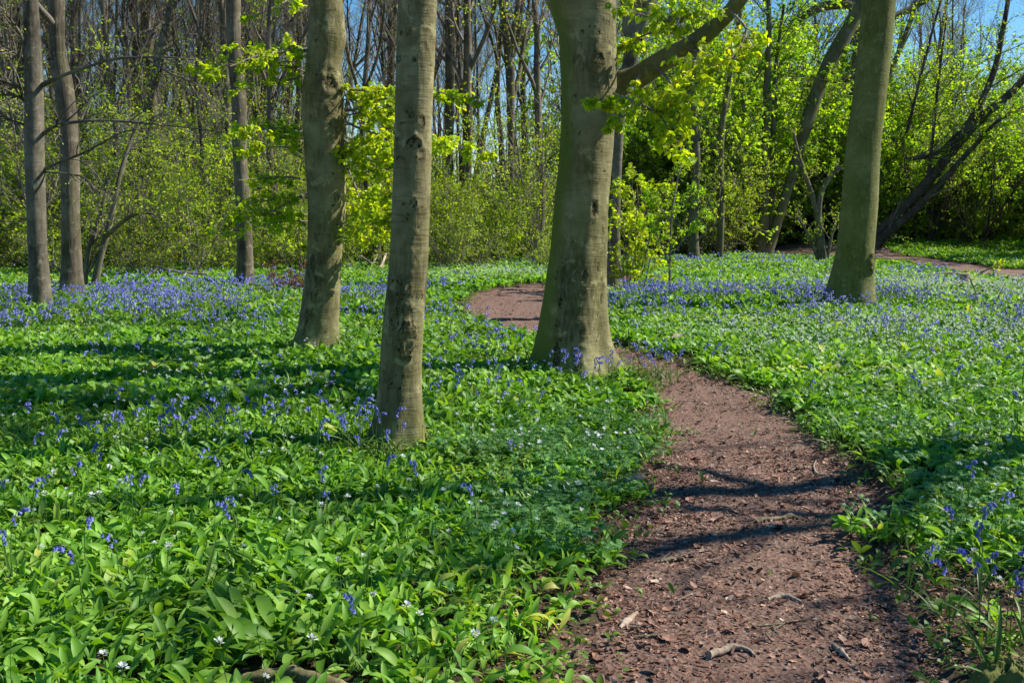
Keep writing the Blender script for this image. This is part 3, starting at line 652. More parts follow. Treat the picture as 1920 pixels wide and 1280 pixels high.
stems_tree('ivy_tree', 'multi stemmed tree wrapped in bright green ivy and leaves right of the massive beech', (1432, 478),
           [[(1425, 482, 0, 32), (1432, 400, 0, 20), (1436, 300, 0, 17), (1438, 180, 0, 14), (1442, 60, 0, 10), (1440, -60, 0, 6)],
            [(1440, 482, 0, 22), (1446, 380, .3, 13), (1450, 250, .4, 11), (1456, 120, .5, 8), (1470, 10, .5, 5)],
            [(1438, 480, -.2, 20), (1464, 398, 0, 18), (1492, 305, .3, 20), (1506, 253, .4, 24), (1530, 180, .6, 26), (1560, 110, .8, 28), (1600, 40, 1, 26), (1640, -40, 1.2, 22)],
            [(1420, 470, 0, 12), (1410, 360, -.3, 9), (1400, 250, -.5, 7), (1385, 120, -.6, 5)]], 92, 'oak', 30, 22, 'hawleaf', (.4, 1.9), .35, (.08, .13))
stems_tree('coppiced_tree', 'thin coppice with forked pale stems beside the leaning green trunk', (1540, 492),
           [[(1545, 490, 0, 16), (1536, 420, 0, 12), (1524, 370, 0, 10), (1500, 300, 0, 8), (1488, 250, 0, 5)],
            [(1540, 488, 0, 14), (1535, 400, 0, 11), (1545, 350, 0, 9), (1575, 312, 0, 6)],
            [(1550, 488, 0, 8), (1560, 440, 0, 5), (1572, 400, 0, 4)], [(1536, 488, 0, 8), (1510, 430, 0, 5), (1490, 400, .3, 3)]], 93, 'oak', 12, 5, 'shrubleaf', (.3, 1.2), .1, (.05, .08))
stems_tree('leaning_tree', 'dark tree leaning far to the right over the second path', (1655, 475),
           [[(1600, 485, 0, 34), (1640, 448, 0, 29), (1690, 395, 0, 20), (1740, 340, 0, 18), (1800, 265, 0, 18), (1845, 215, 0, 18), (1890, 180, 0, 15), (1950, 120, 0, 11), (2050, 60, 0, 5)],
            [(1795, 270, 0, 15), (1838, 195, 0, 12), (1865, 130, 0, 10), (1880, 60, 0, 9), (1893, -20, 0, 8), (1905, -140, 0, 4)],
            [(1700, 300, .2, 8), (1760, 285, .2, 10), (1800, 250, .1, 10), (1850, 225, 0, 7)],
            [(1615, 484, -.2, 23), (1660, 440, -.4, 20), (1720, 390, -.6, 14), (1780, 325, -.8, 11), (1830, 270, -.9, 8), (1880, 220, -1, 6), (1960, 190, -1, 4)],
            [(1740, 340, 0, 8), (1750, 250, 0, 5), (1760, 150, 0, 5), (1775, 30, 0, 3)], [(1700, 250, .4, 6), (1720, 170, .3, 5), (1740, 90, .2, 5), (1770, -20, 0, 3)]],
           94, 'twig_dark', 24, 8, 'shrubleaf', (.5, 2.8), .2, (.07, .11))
stems_tree('oak_tree', 'broad dark heavy limbed tree half hidden behind the leaning green trunk', (1600, 470),
           [[(1600, 482, 2, 40), (1608, 300, 2, 36), (1614, 120, 2, 34), (1620, 0, 2, 30), (1630, -150, 2, 22)],
            [(1616, 20, 2, 24), (1590, 8, 1.6, 20), (1540, 14, 1.2, 17), (1490, 42, .8, 13), (1470, 60, .6, 7)],
            [(1612, 140, 2, 16), (1580, 150, 1.5, 12), (1540, 152, 1, 9), (1495, 168, .6, 6), (1450, 160, .5, 3)],
            [(1616, 70, 2, 18), (1660, 40, 2.4, 16), (1720, 10, 2.7, 12), (1800, -40, 3, 8)],
            [(1612, 200, 2, 14), (1660, 150, 2.4, 12), (1700, 60, 2.7, 9), (1730, -40, 3, 6)]], 95, 'oak', 20, 3, 'shrubleaf', (.5, 2.2), .2)
stems_tree('oak_tree', 'stout short grey trunk wrapped in leaves left of the ivy clad tree', (1300, 492),
           [[(1302, 496, 0, 26), (1300, 440, 0, 20), (1302, 380, 0, 17), (1306, 290, 0, 14), (1300, 170, .3, 10), (1310, 20, .3, 6)],
            [(1350, 490, .6, 12), (1352, 400, .6, 14), (1350, 330, .6, 14), (1356, 220, .6, 10), (1380, 80, .7, 8), (1400, -60, .8, 5)]], 96, 'oak', 26, 14, 'shrubleaf', (.5, 2.4), .2, (.07, .12))
stems_tree('sapling', 'thin bright green sapling growing beside the path right of the massive beech', (1255, 560),
           [[(1255, 565, 0, 5), (1257, 470, 0, 4.5), (1260, 400, 0, 4), (1272, 330, .1, 3), (1290, 270, .2, 2)],
            [(1258, 480, 0, 3), (1290, 440, .2, 2.5), (1320, 410, .3, 1.5)], [(1257, 500, 0, 3), (1235, 450, .2, 2), (1215, 420, .3, 1.5)], [(1259, 420, 0, 3), (1235, 385, .2, 2), (1220, 370, .2, 1)], [(1262, 395, 0, 3), (1290, 372, .2, 2), (1310, 360, .2, 1)]],
           97, 'twig', 12, 6, 'hawleaf', (.2, .55), 0, (.05, .075))

# ------------------------------------------------------------------ the wood behind: prototypes, then copies
def bare_tree(seed, H=20., r=.2, forks=3, z0=.28, leafy=1):
    """tall bare forest tree; returns (trunk mesh builder, crown builder, leaf builder) around the origin"""
    rg = rngof(seed); n = 16
    d = np.array([0, 0, 1.]); p = np.array([0, 0, -.2]); P = [p]
    for i in range(n - 1):
        d = unit(d + np.array([rg.normal(0, .055), rg.normal(0, .055), .12])); p = p + d * H / (n - 1); P.append(p)
    P = np.array(P); R = r * (1 - .85 * np.linspace(0, 1, n)); R[0] = r * 1.35; R[1] *= 1.04
    c = catmull(np.column_stack([P, R]), 60); T = MB(); tubes(T, c[:, :3], c[:, 3], 10)
    Pt, Rt = c[None, :, :3], c[None, :, 3]
    Pf, Rf = shoots(rg, Pt, Rt, forks, z0, z0 + .3, (.22, .5), (H * .4, H * .6), 12, .09, .10, .62, .25, lfall=.2)
    tubes(T, Pf, Rf, 7)
    Cw = MB()
    P1, R1 = shoots(rg, np.concatenate([Pf], 0), Rf, 8, .15, 1, (.3, .7), (2., 4.5), 8, .13, .10, .5, .3)
    P1b, R1b = shoots(rg, Pt, Rt, 16, z0, 1, (.4, .9), (2., 4.5), 8, .13, .10, .4, .3)
    P1 = np.concatenate([P1, P1b]); R1 = np.concatenate([R1, R1b])
    P2, R2 = shoots(rg, P1, R1, 6, .15, 1, (.3, .8), (.8, 2.), 6, .16, .07, .5, .4)
    P3, R3 = shoots(rg, P2, R2, 5, .15, 1, (.3, .8), (.35, .9), 3, .15, .05, .6, .5)
    tubes(Cw, P1, R1, 5); tubes(Cw, P2, R2, 3); tubes(Cw, P3, np.maximum(R3, .005), 3)
    lf = MB()
    if leafy: p, d = along(rg, P3, leafy, .5); k = rg.random(len(p)) < .5; leaves(lf, rg, p[k], d[k], (.05, .09), LEAF4, .1)
    return T, Cw, lf
def proto(name, mbs, label, cat, group):
    e = thing(name, (0, 0, 0), label, cat, group)
    for pn, m_, mat in mbs:
        if m_.n:
            n = m_.n; m_.build(pn, M[mat], e, attrs={'moss': np.zeros(n), 'scar': np.zeros(n)})
    return e
PB = []
for i, (H, r, f, z0) in enumerate(((21, .19, 2, .35), (19, .14, 3, .25), (22, .24, 3, .3), (18, .11, 2, .4), (20, .16, 4, .22), (23, .21, 1, .45), (17, .09, 2, .3))):
    T, Cw, lf = bare_tree(200 + i, H, r, f, z0, 2 if i % 2 else 1)
    PB.append(proto('bare_tree', [('trunk', T, 'beech_b' if i % 2 else 'oak'), ('crown', Cw, 'twig'), ('leaves', lf, 'shrubleaf')], 'x', 'tree', 'x'))
used = {}
def place(protos, i, loc, rz, sc, label, cat, group):
    e = protos[i]
    if id(e) not in used:
        used[id(e)] = 1; e.location = loc; e.rotation_euler = (0, 0, rz); e.scale = sc if isinstance(sc, tuple) else (sc,) * 3
        return tag(e, label, cat, group)
    return dup(e, loc, rz, sc, label, cat, group)

GL = {0: ('bare tree in the far wood behind the left bluebells, left of the bent beech', 'bare trees of the far wood on the left'),
      1: ('bare grey tree far behind the gap between the bent beech and the massive beech', 'bare trees of the far wood in the middle'),
      2: ('bare tree in the far wood to the right of the massive beech', 'bare trees of the far wood on the right')}
rg = rngof(300)
pts = []
tries = 0
while len(pts) < 215 and tries < 6000:
    tries += 1
    Y = rg.choice([rg.uniform(36, 55), rg.uniform(50, 80), rg.uniform(70, 125)], p=[.28, .37, .35])
    px = rg.uniform(-120, 2040) if len(pts) < 155 else rg.uniform(-100, 620)
    x = (px - 960) / FPX * Y
    if px > 1150 and Y < 62: continue
    if any((x - a) ** 2 + (Y - b) ** 2 < (1.5 if Y < 60 else 2.4) ** 2 for a, b in pts): continue
    pts.append((x, Y))
for x, Y in pts:
    px = x / Y * FPX + 960; g = 0 if px < 560 else (1 if px < 1040 else 2)
    sc = rg.uniform(.85, 1.15)
    place(PB, int(rg.integers(len(PB))), (x, Y, 0), rg.uniform(0, 6.28), (sc, sc, sc * rg.uniform(.9, 1.1)), GL[g][0], 'tree', GL[g][1])

def shrub(seed, H=3.5, stems=14, leafy=3, size=(.035, .06), spread=.5, n2=9, n3=5, keep=1., base_r=.012):
    rg = rngof(seed); W_ = MB(); L_ = MB()
    az = rg.uniform(0, 6.28, stems); lean = rg.uniform(.05, spread, stems)
    d = np.stack([np.cos(az) * np.sin(lean), np.sin(az) * np.sin(lean), np.cos(lean)], -1)
    s = np.stack([np.cos(az) * rg.uniform(0, .3, stems), np.sin(az) * rg.uniform(0, .3, stems), np.full(stems, -.05)], -1)
    L = rg.uniform(.55, 1.05, stems) * H; P = [s]
    for q in range(8):
        d = unit(d + rg.normal(0, .1, d.shape) + np.array([0, 0, -.01])); s = s + d * (L / 8)[:, None]; P.append(s)
    P = np.stack(P, 1); R = (base_r * L / 3 + .004)[:, None] * np.linspace(1, .3, 9)[None]
    tubes(W_, P, R, 5)
    P2, R2 = shoots(rg, P, R, n2, .06, 1, (.4, 1.2), (H * .14, H * .36), 5, .2, .02, .6, .4)
    P3, R3 = shoots(rg, P2, R2, n3, .15, 1, (.4, 1.1), (H * .05, H * .14), 3, .2, .0, .7, .5)
    tubes(W_, P2, R2, 3); tubes(W_, P3, np.maximum(R3, .0025), 3)
    if leafy:
        p, dd = along(rg, P3, leafy, .1); c = fbm(p * 1.1 + seed, 61); k = c > rg.uniform(-1.2, -.1, len(p)) * keep
        leaves(L_, rg, p[k], dd[k], size, LEAF4, .1, 1.2, (0, 1), .6)
    return W_, L_
SH = {}
for nm, args in {'hazel': [dict(seed=400 + i, H=h, stems=st, leafy=6, size=(.065, .11), keep=.35, n2=13, n3=6, spread=.8) for i, (h, st) in enumerate(((4.6, 14), (5.8, 12), (3.4, 16)))],
                 'scrub': [dict(seed=420 + i, H=h, stems=st, leafy=2, size=(.04, .07), spread=1.05, n2=12, n3=7) for i, (h, st) in enumerate(((1.7, 18), (2.2, 16), (1.3, 20)))],
                 'thick': [dict(seed=440 + i, H=h, stems=st, leafy=9, size=(.08, .14), spread=.7, n2=22, n3=8, keep=.45) for i, (h, st) in enumerate(((7, 10), (9.5, 9), (5.5, 12)))],
                 'young': [dict(seed=480 + i, H=h, stems=st, leafy=6, size=(.065, .11), spread=.5, n2=18, n3=7, keep=.8, base_r=.011) for i, (h, st) in enumerate(((8, 4), (10.5, 3), (6.5, 5)))]}.items():
    SH[nm] = []
    for a in args:
        W_, L_ = shrub(**a)
        SH[nm].append(proto({'hazel': 'hazel_shrub', 'scrub': 'bramble_scrub', 'thick': 'leafy_tree', 'young': 'young_tree'}[nm],
                            [('stem', W_, 'twig'), ('foliage', L_, {'hazel': 'shrubleaf', 'scrub': 'shrubleaf', 'thick': 'hawleaf', 'young': 'shrubleaf'}[nm])], 'x', 'shrub', 'x'))
rg = rngof(500)
def scatter(nm, n, pxr, Yr, labels, cat, sc=(.8, 1.2), minpath=.6, md=1.):
    P = []; t = 0
    while len(P) < n and t < n * 60:
        t += 1
        Y = rg.uniform(*Yr); px = rg.uniform(*pxr); x = (px - 960) / FPX * Y
        if pdist(np.array([[x, Y]]))[0] < minpath: continue
        if any((x - a) ** 2 + (Y - b) ** 2 < md ** 2 for a, b in P): continue
        P.append((x, Y))
        place(SH[nm], int(rg.integers(len(SH[nm]))), (x, Y, -.02), rg.uniform(0, 6.28), rg.uniform(*sc), labels[0], cat, labels[1])
scatter('hazel', 52, (-150, 560), (32, 62), ('green hazel shrub in the undergrowth on the left, behind the bluebells', 'hazel shrubs of the left undergrowth'), 'shrub', md=1.6)
scatter('hazel', 36, (560, 1030), (39, 66), ('green hazel shrub behind the bend of the path, left of the massive beech', 'hazel shrubs behind the bend of the path'), 'shrub', md=1.6)
scatter('scrub', 26, (-120, 700), (30, 37), ('low brown bramble tangle at the edge of the left undergrowth', 'bramble tangles along the left undergrowth'), 'shrub', md=1.1, minpath=1.2)
scatter('scrub', 12, (700, 1040), (34, 44), ('low twiggy tangle beyond the bend of the path', 'twiggy tangles beyond the path bend'), 'shrub', md=1.1, minpath=1.5)
scatter('hazel', 56, (1120, 1620), (49, 66), ('green hazel shrub behind the right bluebells', 'hazel shrubs behind the right bluebells'), 'shrub', md=1.6, minpath=1.)
scatter('young', 30, (-120, 560), (29, 50), ('young sparsely leafed tree at the edge of the left wood', 'young trees of the left wood'), 'tree', md=2., minpath=1.)
scatter('young', 13, (560, 1030), (38, 56), ('young sparsely leafed tree behind the bend of the path', 'young trees behind the bend of the path'), 'tree', md=2., minpath=1.)
scatter('young', 14, (1640, 2060), (60, 75), ('young leafy tree rising behind the second path', 'young trees behind the second path'), 'tree', md=2., minpath=1.)
scatter('thick', 44, (1150, 1640), (52, 76), ('tall leafy green tree filling the wood between the massive beech and the leaning one', 'leafy trees between the two big right beeches'), 'tree', sc=(1.2, 2.1), md=1.9, minpath=1.2)
scatter('thick', 34, (1640, 2080), (58, 85), ('leafy tree behind the second path at the far right', 'leafy trees behind the second path'), 'tree', sc=(1.1, 1.6), md=2.2, minpath=1.)
scatter('hazel', 22, (1640, 2060), (56, 70), ('shaded shrub behind the second path at the far right', 'shrubs behind the second path'), 'shrub', md=1.8, minpath=.8)
scatter('thick', 7, (500, 1030), (62, 80), ('tall bright green tree far behind the path bend', 'bright green trees far behind the path bend'), 'tree', md=4)
scatter('thick', 8, (-150, 500), (60, 85), ('tall green tree deep in the wood on the far left', 'green trees deep in the left wood'), 'tree', md=4)

scatter('thick', 14, (2080, 2600), (43, 56), ('unseen leafy tree added beyond the right edge to shade the second path', 'unseen leafy trees added to shade the second path'), 'tree', sc=(1.1, 1.5), md=2.5, minpath=1.)  # unseen trees added outside the frame so their crowns darken the second path
# the yellow shrub right of the big beech
W_, L_ = shrub(460, H=3.0, stems=13, leafy=11, size=(.07, .11), spread=.45, n2=7, n3=4)
b = gp(1182, 546)
e = proto('yellow_shrub', [('stem', W_, 'twig'), ('foliage', L_, 'beechleaf')], 'yellow leaved shrub growing against the right side of the massive beech', 'shrub', None)
e.location = (b[0], b[1], 0)
W_, L_ = shrub(461, H=.9, stems=26, leafy=3, size=(.03, .05), spread=.9, n2=6, n3=3)
b = gp(540, 556)
e = proto('dead_bracken', [('stem', W_, 'bracken'), ('foliage', L_, 'bracken')], 'clump of reddish brown dead bracken left of the bent beech', 'bracken', None)
e.location = (b[0], b[1], 0)

# dark coppice stools behind the second path
def coppice(seed):
    rg = rngof(seed); mb = MB(); n = 11
    az = rg.uniform(0, 6.28, n); lean = rg.uniform(.03, .28, n)
    d = np.stack([np.cos(az) * np.sin(lean), np.sin(az) * np.sin(lean), np.cos(lean)], -1)
    s = np.stack([np.cos(az) * .25, np.sin(az) * .25, np.full(n, -.1)], -1); P = [s]
    for q in range(9): d = unit(d + rg.normal(0, .09, d.shape)); s = s + d * .65; P.append(s)
    P = np.stack(P, 1); R = rg.uniform(.03, .09, n)[:, None] * np.linspace(1, .35, 10)[None]
    tubes(mb, P, R, 7)
    tt = MB(); P2, R2 = shoots(rg, P, R, 7, .2, 1, (.4, 1.), (.6, 2.), 6, .18, .04, .5, .4); tubes(tt, P2, R2, 4)
    P3, R3 = shoots(rg, P2, R2, 5, .2, 1, (.4, 1.), (.3, .8), 4, .18, .03, .6, .5); tubes(tt, P3, R3, 3)
    lf = MB(); p, dd = along(rg, P3, 2, .2); leaves(lf, rg, p, dd, (.05, .08), LEAF4)
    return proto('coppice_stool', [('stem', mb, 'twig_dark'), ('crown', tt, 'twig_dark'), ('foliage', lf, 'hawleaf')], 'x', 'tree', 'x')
SH['cop'] = [coppice(470), coppice(471)]
scatter('cop', 14, (1680, 1990), (55, 61), ('dark many stemmed coppice stool behind the second path', 'coppice stools behind the second path'), 'tree', md=1.7, minpath=.5)

# far mass of the wood
rg = rngof(520); mb = MB(); lf = MB()
N = 420; Yf = rg.uniform(118, 190, N); xf = rg.uniform(-.62, .66, N) * Yf
P = np.stack([xf, Yf, np.zeros(N)], -1)[:, None] + np.linspace(0, 1, 8)[None, :, None] * np.stack([rg.normal(0, 1.2, N), rg.normal(0, 1, N), rg.uniform(13, 21, N)], -1)[:, None]
P[..., :2] += rg.normal(0, .12, P[..., :2].shape); R = rg.uniform(.08, .2, N)[:, None] * np.linspace(1, .3, 8)[None]
tubes(mb, P, R, 5)
P2, R2 = shoots(rg, P, R, 9, .25, 1, (.3, .8), (2., 5.), 6, .15, .08, .5, .4); tubes(mb, P2, R2, 3)
P3, R3 = shoots(rg, P2, R2, 4, .2, 1, (.3, .8), (1., 2.5), 4, .15, .05, .5, .5); tubes(mb, P3, np.maximum(R3, .012), 3)
n0 = mb.n
tag(mb.build('distant_wood', M['twig'], attrs={'moss': np.zeros(n0), 'scar': np.zeros(n0)}), kind='stuff')
p = np.stack([rg.uniform(-.62, .66, 120000), rg.uniform(80, 150, 120000), rg.random(120000) ** 1.4 * 7.5], -1); p[:, 0] *= p[:, 1]
p = p[fbm(p / 2.5, 71) > -.3 + .1 * p[:, 2] / 3]
leaves(lf, rg, p, rg.normal(size=p.shape), (.16, .30), LEAF4)
tag(lf.build('distant_undergrowth', M['shrubleaf']), kind='stuff')

# ------------------------------------------------------------------ ground cover
FLB = [(t.base[0], t.base[1], t.rad[4]) for t in (tA, tB, tC, tD, tE, tF, tG)]
def field(rg, n, Yr, half=.60, extra=1.2):
    """uniform points on the wood floor in the view wedge"""
    Y = np.sqrt(rg.uniform(Yr[0] ** 2, Yr[1] ** 2, n)); X = rg.uniform(-1, 1, n) * (half * Y + extra)
    return np.stack([X, Y], -1)
def clear(xy, rg, edge=.02, soft=.25, r=.05):
    d = pdist(xy) + .16 * vn(xy / .42, 87) + .08 * vn(xy / .15, 88); k = d > edge + soft * rg.random(len(xy)) ** 2
    for bx, by, br in FLB: k &= np.hypot(xy[:, 0] - bx, xy[:, 1] - by) > br * .95 + r + .10 * rg.random(len(xy))
    return xy[k]
LOG = np.array([gp(*q) for q in ((430, 1292), (480, 1284), (540, 1282), (600, 1296), (650, 1316))])
def corner(xy): return sstep(1.2, 1.55, xy[:, 0] + .22 * vn(xy / .3, 93)) * sstep(4.75, 4.2, xy[:, 1] + .2 * vn(xy / .3, 94))
def nolog(xy):
    d = np.linalg.norm(xy[:, None] - catmull(LOG, 24)[None], axis=-1).min(1); front = xy[:, 1] < 3.65
    return xy[(d > np.where(front, .13, .07)) | (d > .15)]
def with_h(xy, dz=0.): return np.column_stack([xy, gh(xy) + dz])

def strap(nseg, arch, width, petiole=.22, fold=.25, twist=0.):
    """arching lance-shaped leaf, unit length, Y forward Z up"""
    t = np.linspace(0, 1, nseg + 1); V = []
    ang = 1.25 - arch * t; y = np.concatenate([[0], np.cumsum(np.cos(ang[:-1]) / nseg)]); z = np.concatenate([[0], np.cumsum(np.sin(ang[:-1]) / nseg)])
    w = width * np.where(t < petiole, .09, np.sin(np.pi * np.clip((t - petiole * .8) / (1 - petiole * .8), 0, 1)) ** .75)
    w[-1] = 0.004
    for i in range(nseg + 1):
        tw = twist * t[i]; c, s_ = math.cos(tw), math.sin(tw)
        for sg in (-1, 0, 1):
            dx = sg * w[i]; up = abs(sg) * w[i] * fold
            V.append((dx * c, y[i] - up * math.sin(ang[i]) * 1 + 0, z[i] + up * math.cos(ang[i]) + dx * s_))
    F = []
    for i in range(nseg):
        for j in (0, 1): a = i * 3 + j; F.append((a, a + 1, a + 4, a + 3))
    return V, [F]
def plants(mb, rg, pos, per, L, tm, v=(0, 1), clump=None):
    per_n = np.repeat(np.arange(len(pos)), per); N = len(per_n)
    a0 = rg.uniform(0, 6.28, len(pos))[per_n] + np.tile(np.arange(per), len(pos)) * 6.283 / per + rg.normal(0, .5, N)
    X, Y, Z = frames(a0, rg.normal(-.08, .30, N), rg.normal(0, .4, N))
    ss = rg.uniform(L[0], L[1], N) * (rg.uniform(.75, 1.15, len(pos)) * (1 + .22 * vn(pos[:, :2] / .45, 89)))[per_n]
    vv = np.clip(rg.uniform(v[0], v[1], N) * .6 + .4 * rg.uniform(v[0], v[1], len(pos))[per_n] + .18 * vn(pos[:, :2][per_n] / 1.3, 81), 0, 1)
    ti = rg.integers(0, len(tm), N); p = pos[per_n] + np.column_stack([rg.normal(0, .008, (N, 2)), np.zeros(N)])
    for k, (V, F) in enumerate(tm):
        m = ti == k
        if m.any(): inst(mb, V, F, p[m], X[m], Y[m], Z[m], ss[m], vv[m])
rg = rngof(600)
NEAR = [strap(8, a, w, tw, f, s_) for a, w, tw, f, s_ in ((1.5, .115, .2, .35, .4), (2.1, .10, .25, .3, -.5), (1.1, .125, .22, .45, .3), (2.5, .105, .2, .25, .8), (.7, .095, .3, .5, -.4), (1.8, .13, .25, .25, .2), (1.2, .085, .2, .5, -.7))]
MID = [strap(5, a, w, .2, .3, s_) for a, w, s_ in ((1.5, .17, .3), (2.2, .15, -.4), (1.0, .16, .2))]
FAR = [strap(3, a, w, .12, .3, 0) for a, w in ((1.5, .20), (2.1, .18), (.9, .17))]
def gdens(xy): return .5 + .5 * fbm(xy / 1.4, 82)
def build_garlic():
    mb = MB()
    xy = clear(field(rg, 33000, (2.4, 8.5)), rg, .0, .45); xy = xy[gdens(xy) > rg.random(len(xy)) * .6 - .1]; xy = xy[rg.random(len(xy)) > .93 * corner(xy)]; xy = nolog(xy)
    plants(mb, rg, with_h(xy), 3, (.085, .17), NEAR)
    xy = clear(field(rg, 46000, (8.3, 17)), rg, .02, .3)
    plants(mb, rg, with_h(xy), 3, (.12, .20), MID)
    xy = clear(field(rg, 64000, (16.5, 45), .58), rg, .05, .3)
    x2 = np.column_stack([rg.uniform(10, 36, 12000), rg.uniform(44, 60, 12000)]); xy = np.concatenate([xy, clear(x2, rg, .05, .3)])
    plants(mb, rg, with_h(xy), 3, (.16, .27), FAR)
    tag(mb.build('wild_garlic', M['garlic']), kind='stuff')
build_garlic()

# white flower heads of the garlic
def blob_density(xy, blobs, base=0.):
    r = np.full(len(xy), base)
    for x, y, sx, sy, a in blobs: r += a * np.exp(-((xy[:, 0] - x) / sx) ** 2 - ((xy[:, 1] - y) / sy) ** 2)
    return r
def umbel(k, petals):
    V, F = [], []; r = rngof(k)
    for i in range(petals):
        a = r.uniform(0, 6.28); el = r.uniform(0, 1.2); d = np.array([math.cos(a) * math.cos(el), math.sin(a) * math.cos(el), math.sin(el)])
        u = np.cross(d, [0, 0, 1.]); u /= np.linalg.norm(u) + 1e-6; c = d * .35; b0 = len(V)
        V += [tuple(c), tuple(c + d * .35 - u * .2), tuple(d * 1.0), tuple(c + d * .35 + u * .2)]; F.append((b0, b0 + 1, b0 + 2, b0 + 3))
    return V, [F]
def stems(mb, rg, p, top, r, k=3): tubes(mb, np.stack([p, (p + top) / 2 + rg.normal(0, .004, p.shape), top], 1), np.full((len(p), 3), r), k)
WHITE = [gp(*q) for q in ((1760, 540), (1880, 560), (1400, 500), (950, 520), (1300, 690), (1650, 640), (220, 790), (400, 570), (1780, 640))]
def build_white():
    fl = MB(); st = MB(); U1 = [umbel(k, 22) for k in range(3)]; U2 = [umbel(k, 6) for k in (7, 8)]
    wb = [(WHITE[0][0], WHITE[0][1], 2.5, 3, 1.6), (WHITE[1][0], WHITE[1][1], 2.2, 3, 1.6), (WHITE[2][0], WHITE[2][1], 4, 2.5, .3), (WHITE[3][0], WHITE[3][1], 1.8, 2.5, .9),
          (WHITE[5][0], WHITE[5][1], 2.5, 2, .5), (WHITE[6][0], WHITE[6][1], 1.5, 1, .3), (WHITE[7][0], WHITE[7][1], 3, 2, .4), (WHITE[8][0], WHITE[8][1], 2.5, 2, .5)]
    for n, Yr, UU, sz in ((750, (2.8, 8.5), U1, (.014, .024)), (6500, (8.3, 16), U2, (.018, .028)), (15000, (16, 40), U2, (.022, .035))):
        xy = clear(field(rg, n, Yr), rg, .05, .3)
        xy = xy[rg.random(len(xy)) < blob_density(xy, wb, .6 if Yr[0] < 5 else .34)]
        if Yr[0] > 10: xy = np.concatenate([xy] + [clear(w + rg.normal(0, 1, (nn, 2)) * (sx_, sy_), rg, .05, .3) for w, nn, sx_, sy_ in ((WHITE[0], 1700, 2., 2.4), (WHITE[1], 1500, 1.8, 2.4), (WHITE[3], 900, 1.6, 2.2), (WHITE[5], 700, 2., 1.6), (WHITE[8], 700, 2., 1.6), (WHITE[7], 500, 2.5, 1.8))])
        p = with_h(xy); top = p + np.column_stack([rg.normal(0, .02, (len(p), 2)), rg.uniform(.15, .25, len(p))])
        if Yr[0] < 10: stems(st, rg, p, top, .0016)
        X, Y, Z = frames(rg.uniform(0, 6.28, len(p)), rg.normal(0, .3, len(p)), rg.normal(0, .3, len(p))); ti = rg.integers(0, len(UU), len(p))
        for k, u in enumerate(UU):
            m = ti == k
            if m.any(): inst(fl, u[0], u[1], top[m], X[m], Y[m], Z[m], rg.uniform(*sz, m.sum()), rg.random(m.sum()))
    # pale closed buds on stalks, nearest part
    xy = clear(field(rg, 900, (2.6, 8)), rg, .05, .3); p = with_h(xy); top = p + np.column_stack([rg.normal(0, .02, (len(p), 2)), rg.uniform(.14, .22, len(p))])
    stems(st, rg, p, top, .0015)
    bt = top + np.column_stack([rg.normal(0, .004, (len(p), 2)), np.full(len(p), .022)])
    tubes(st, np.stack([top, top * .6 + bt * .4, bt], 1), np.tile([.0015, .0045, .0005], (len(p), 1)), 5, np.full(len(p), 1.))
    tag(fl.build('garlic_flowers', M['white'], smooth=False), kind='stuff'); tag(st.build('flower_stalks', M['stalk']), kind='stuff')
build_white()

# bluebells: blades and flower spikes too many to count
def bell(k=6):
    V, F = [], []
    prof = [(.18, 0), (.34, .25), (.36, .65), (.62, 1.0)]
    for r, h in prof:
        for i in range(k): a = i * 6.2832 / k; V.append((r * math.cos(a), r * math.sin(a), -h))
    for j in range(3):
        for i in range(k): F.append((j * k + i, j * k + (i + 1) % k, (j + 1) * k + (i + 1) % k, (j + 1) * k + i))
    return V, [F, [(0, 1, 2, 3)]]
BELL = bell(); BELL3 = ([(.25, 0, 0), (-.12, .22, 0), (-.12, -.22, 0), (.55, 0, -1), (-.28, .48, -1), (-.28, -.48, -1)], [[(0, 1, 4, 3), (1, 2, 5, 4), (2, 0, 3, 5)]])
def nod_stem(rg, p, H, az):
    d = np.stack([np.cos(az), np.sin(az)], -1); N = len(p); pts = []
    for t, out in ((0, 0), (.35, .01), (.7, .03), (.88, .075), (.98, .14), (.99, .22)):
        pts.append(p + np.column_stack([d * (H * out)[:, None], H * t]))
    return np.stack(pts, 1)
def spike(mbf, mbs, rg, p, H, nb, size, tm, k=3, sr=.0016):
    az = rg.uniform(0, 6.28, len(p)); P = nod_stem(rg, p, H, az)
    if mbs is not None: tubes(mbs, P, np.tile(np.linspace(sr, sr * .5, 6), (len(p), 1)), k)
    for j in range(nb):
        u = (.62 + .38 * j / max(1, nb - 1)) * 5 - 1e-3; i = int(min(4, u)); w = u - i
        c = P[:, i] * (1 - w) + P[:, i + 1] * w; N = len(c)
        a = az + rg.normal(0, .9, N); off = np.column_stack([np.cos(a), np.sin(a), np.full(N, -.35)]) * (size[1] * .55)
        X, Y, Z = frames(a, rg.normal(.35, .35, N), rg.normal(0, .3, N))
        inst(mbf, tm[0], tm[1], c + off, Y, X, Z, rg.uniform(*size, N), rg.random(N))
BLOBS = []
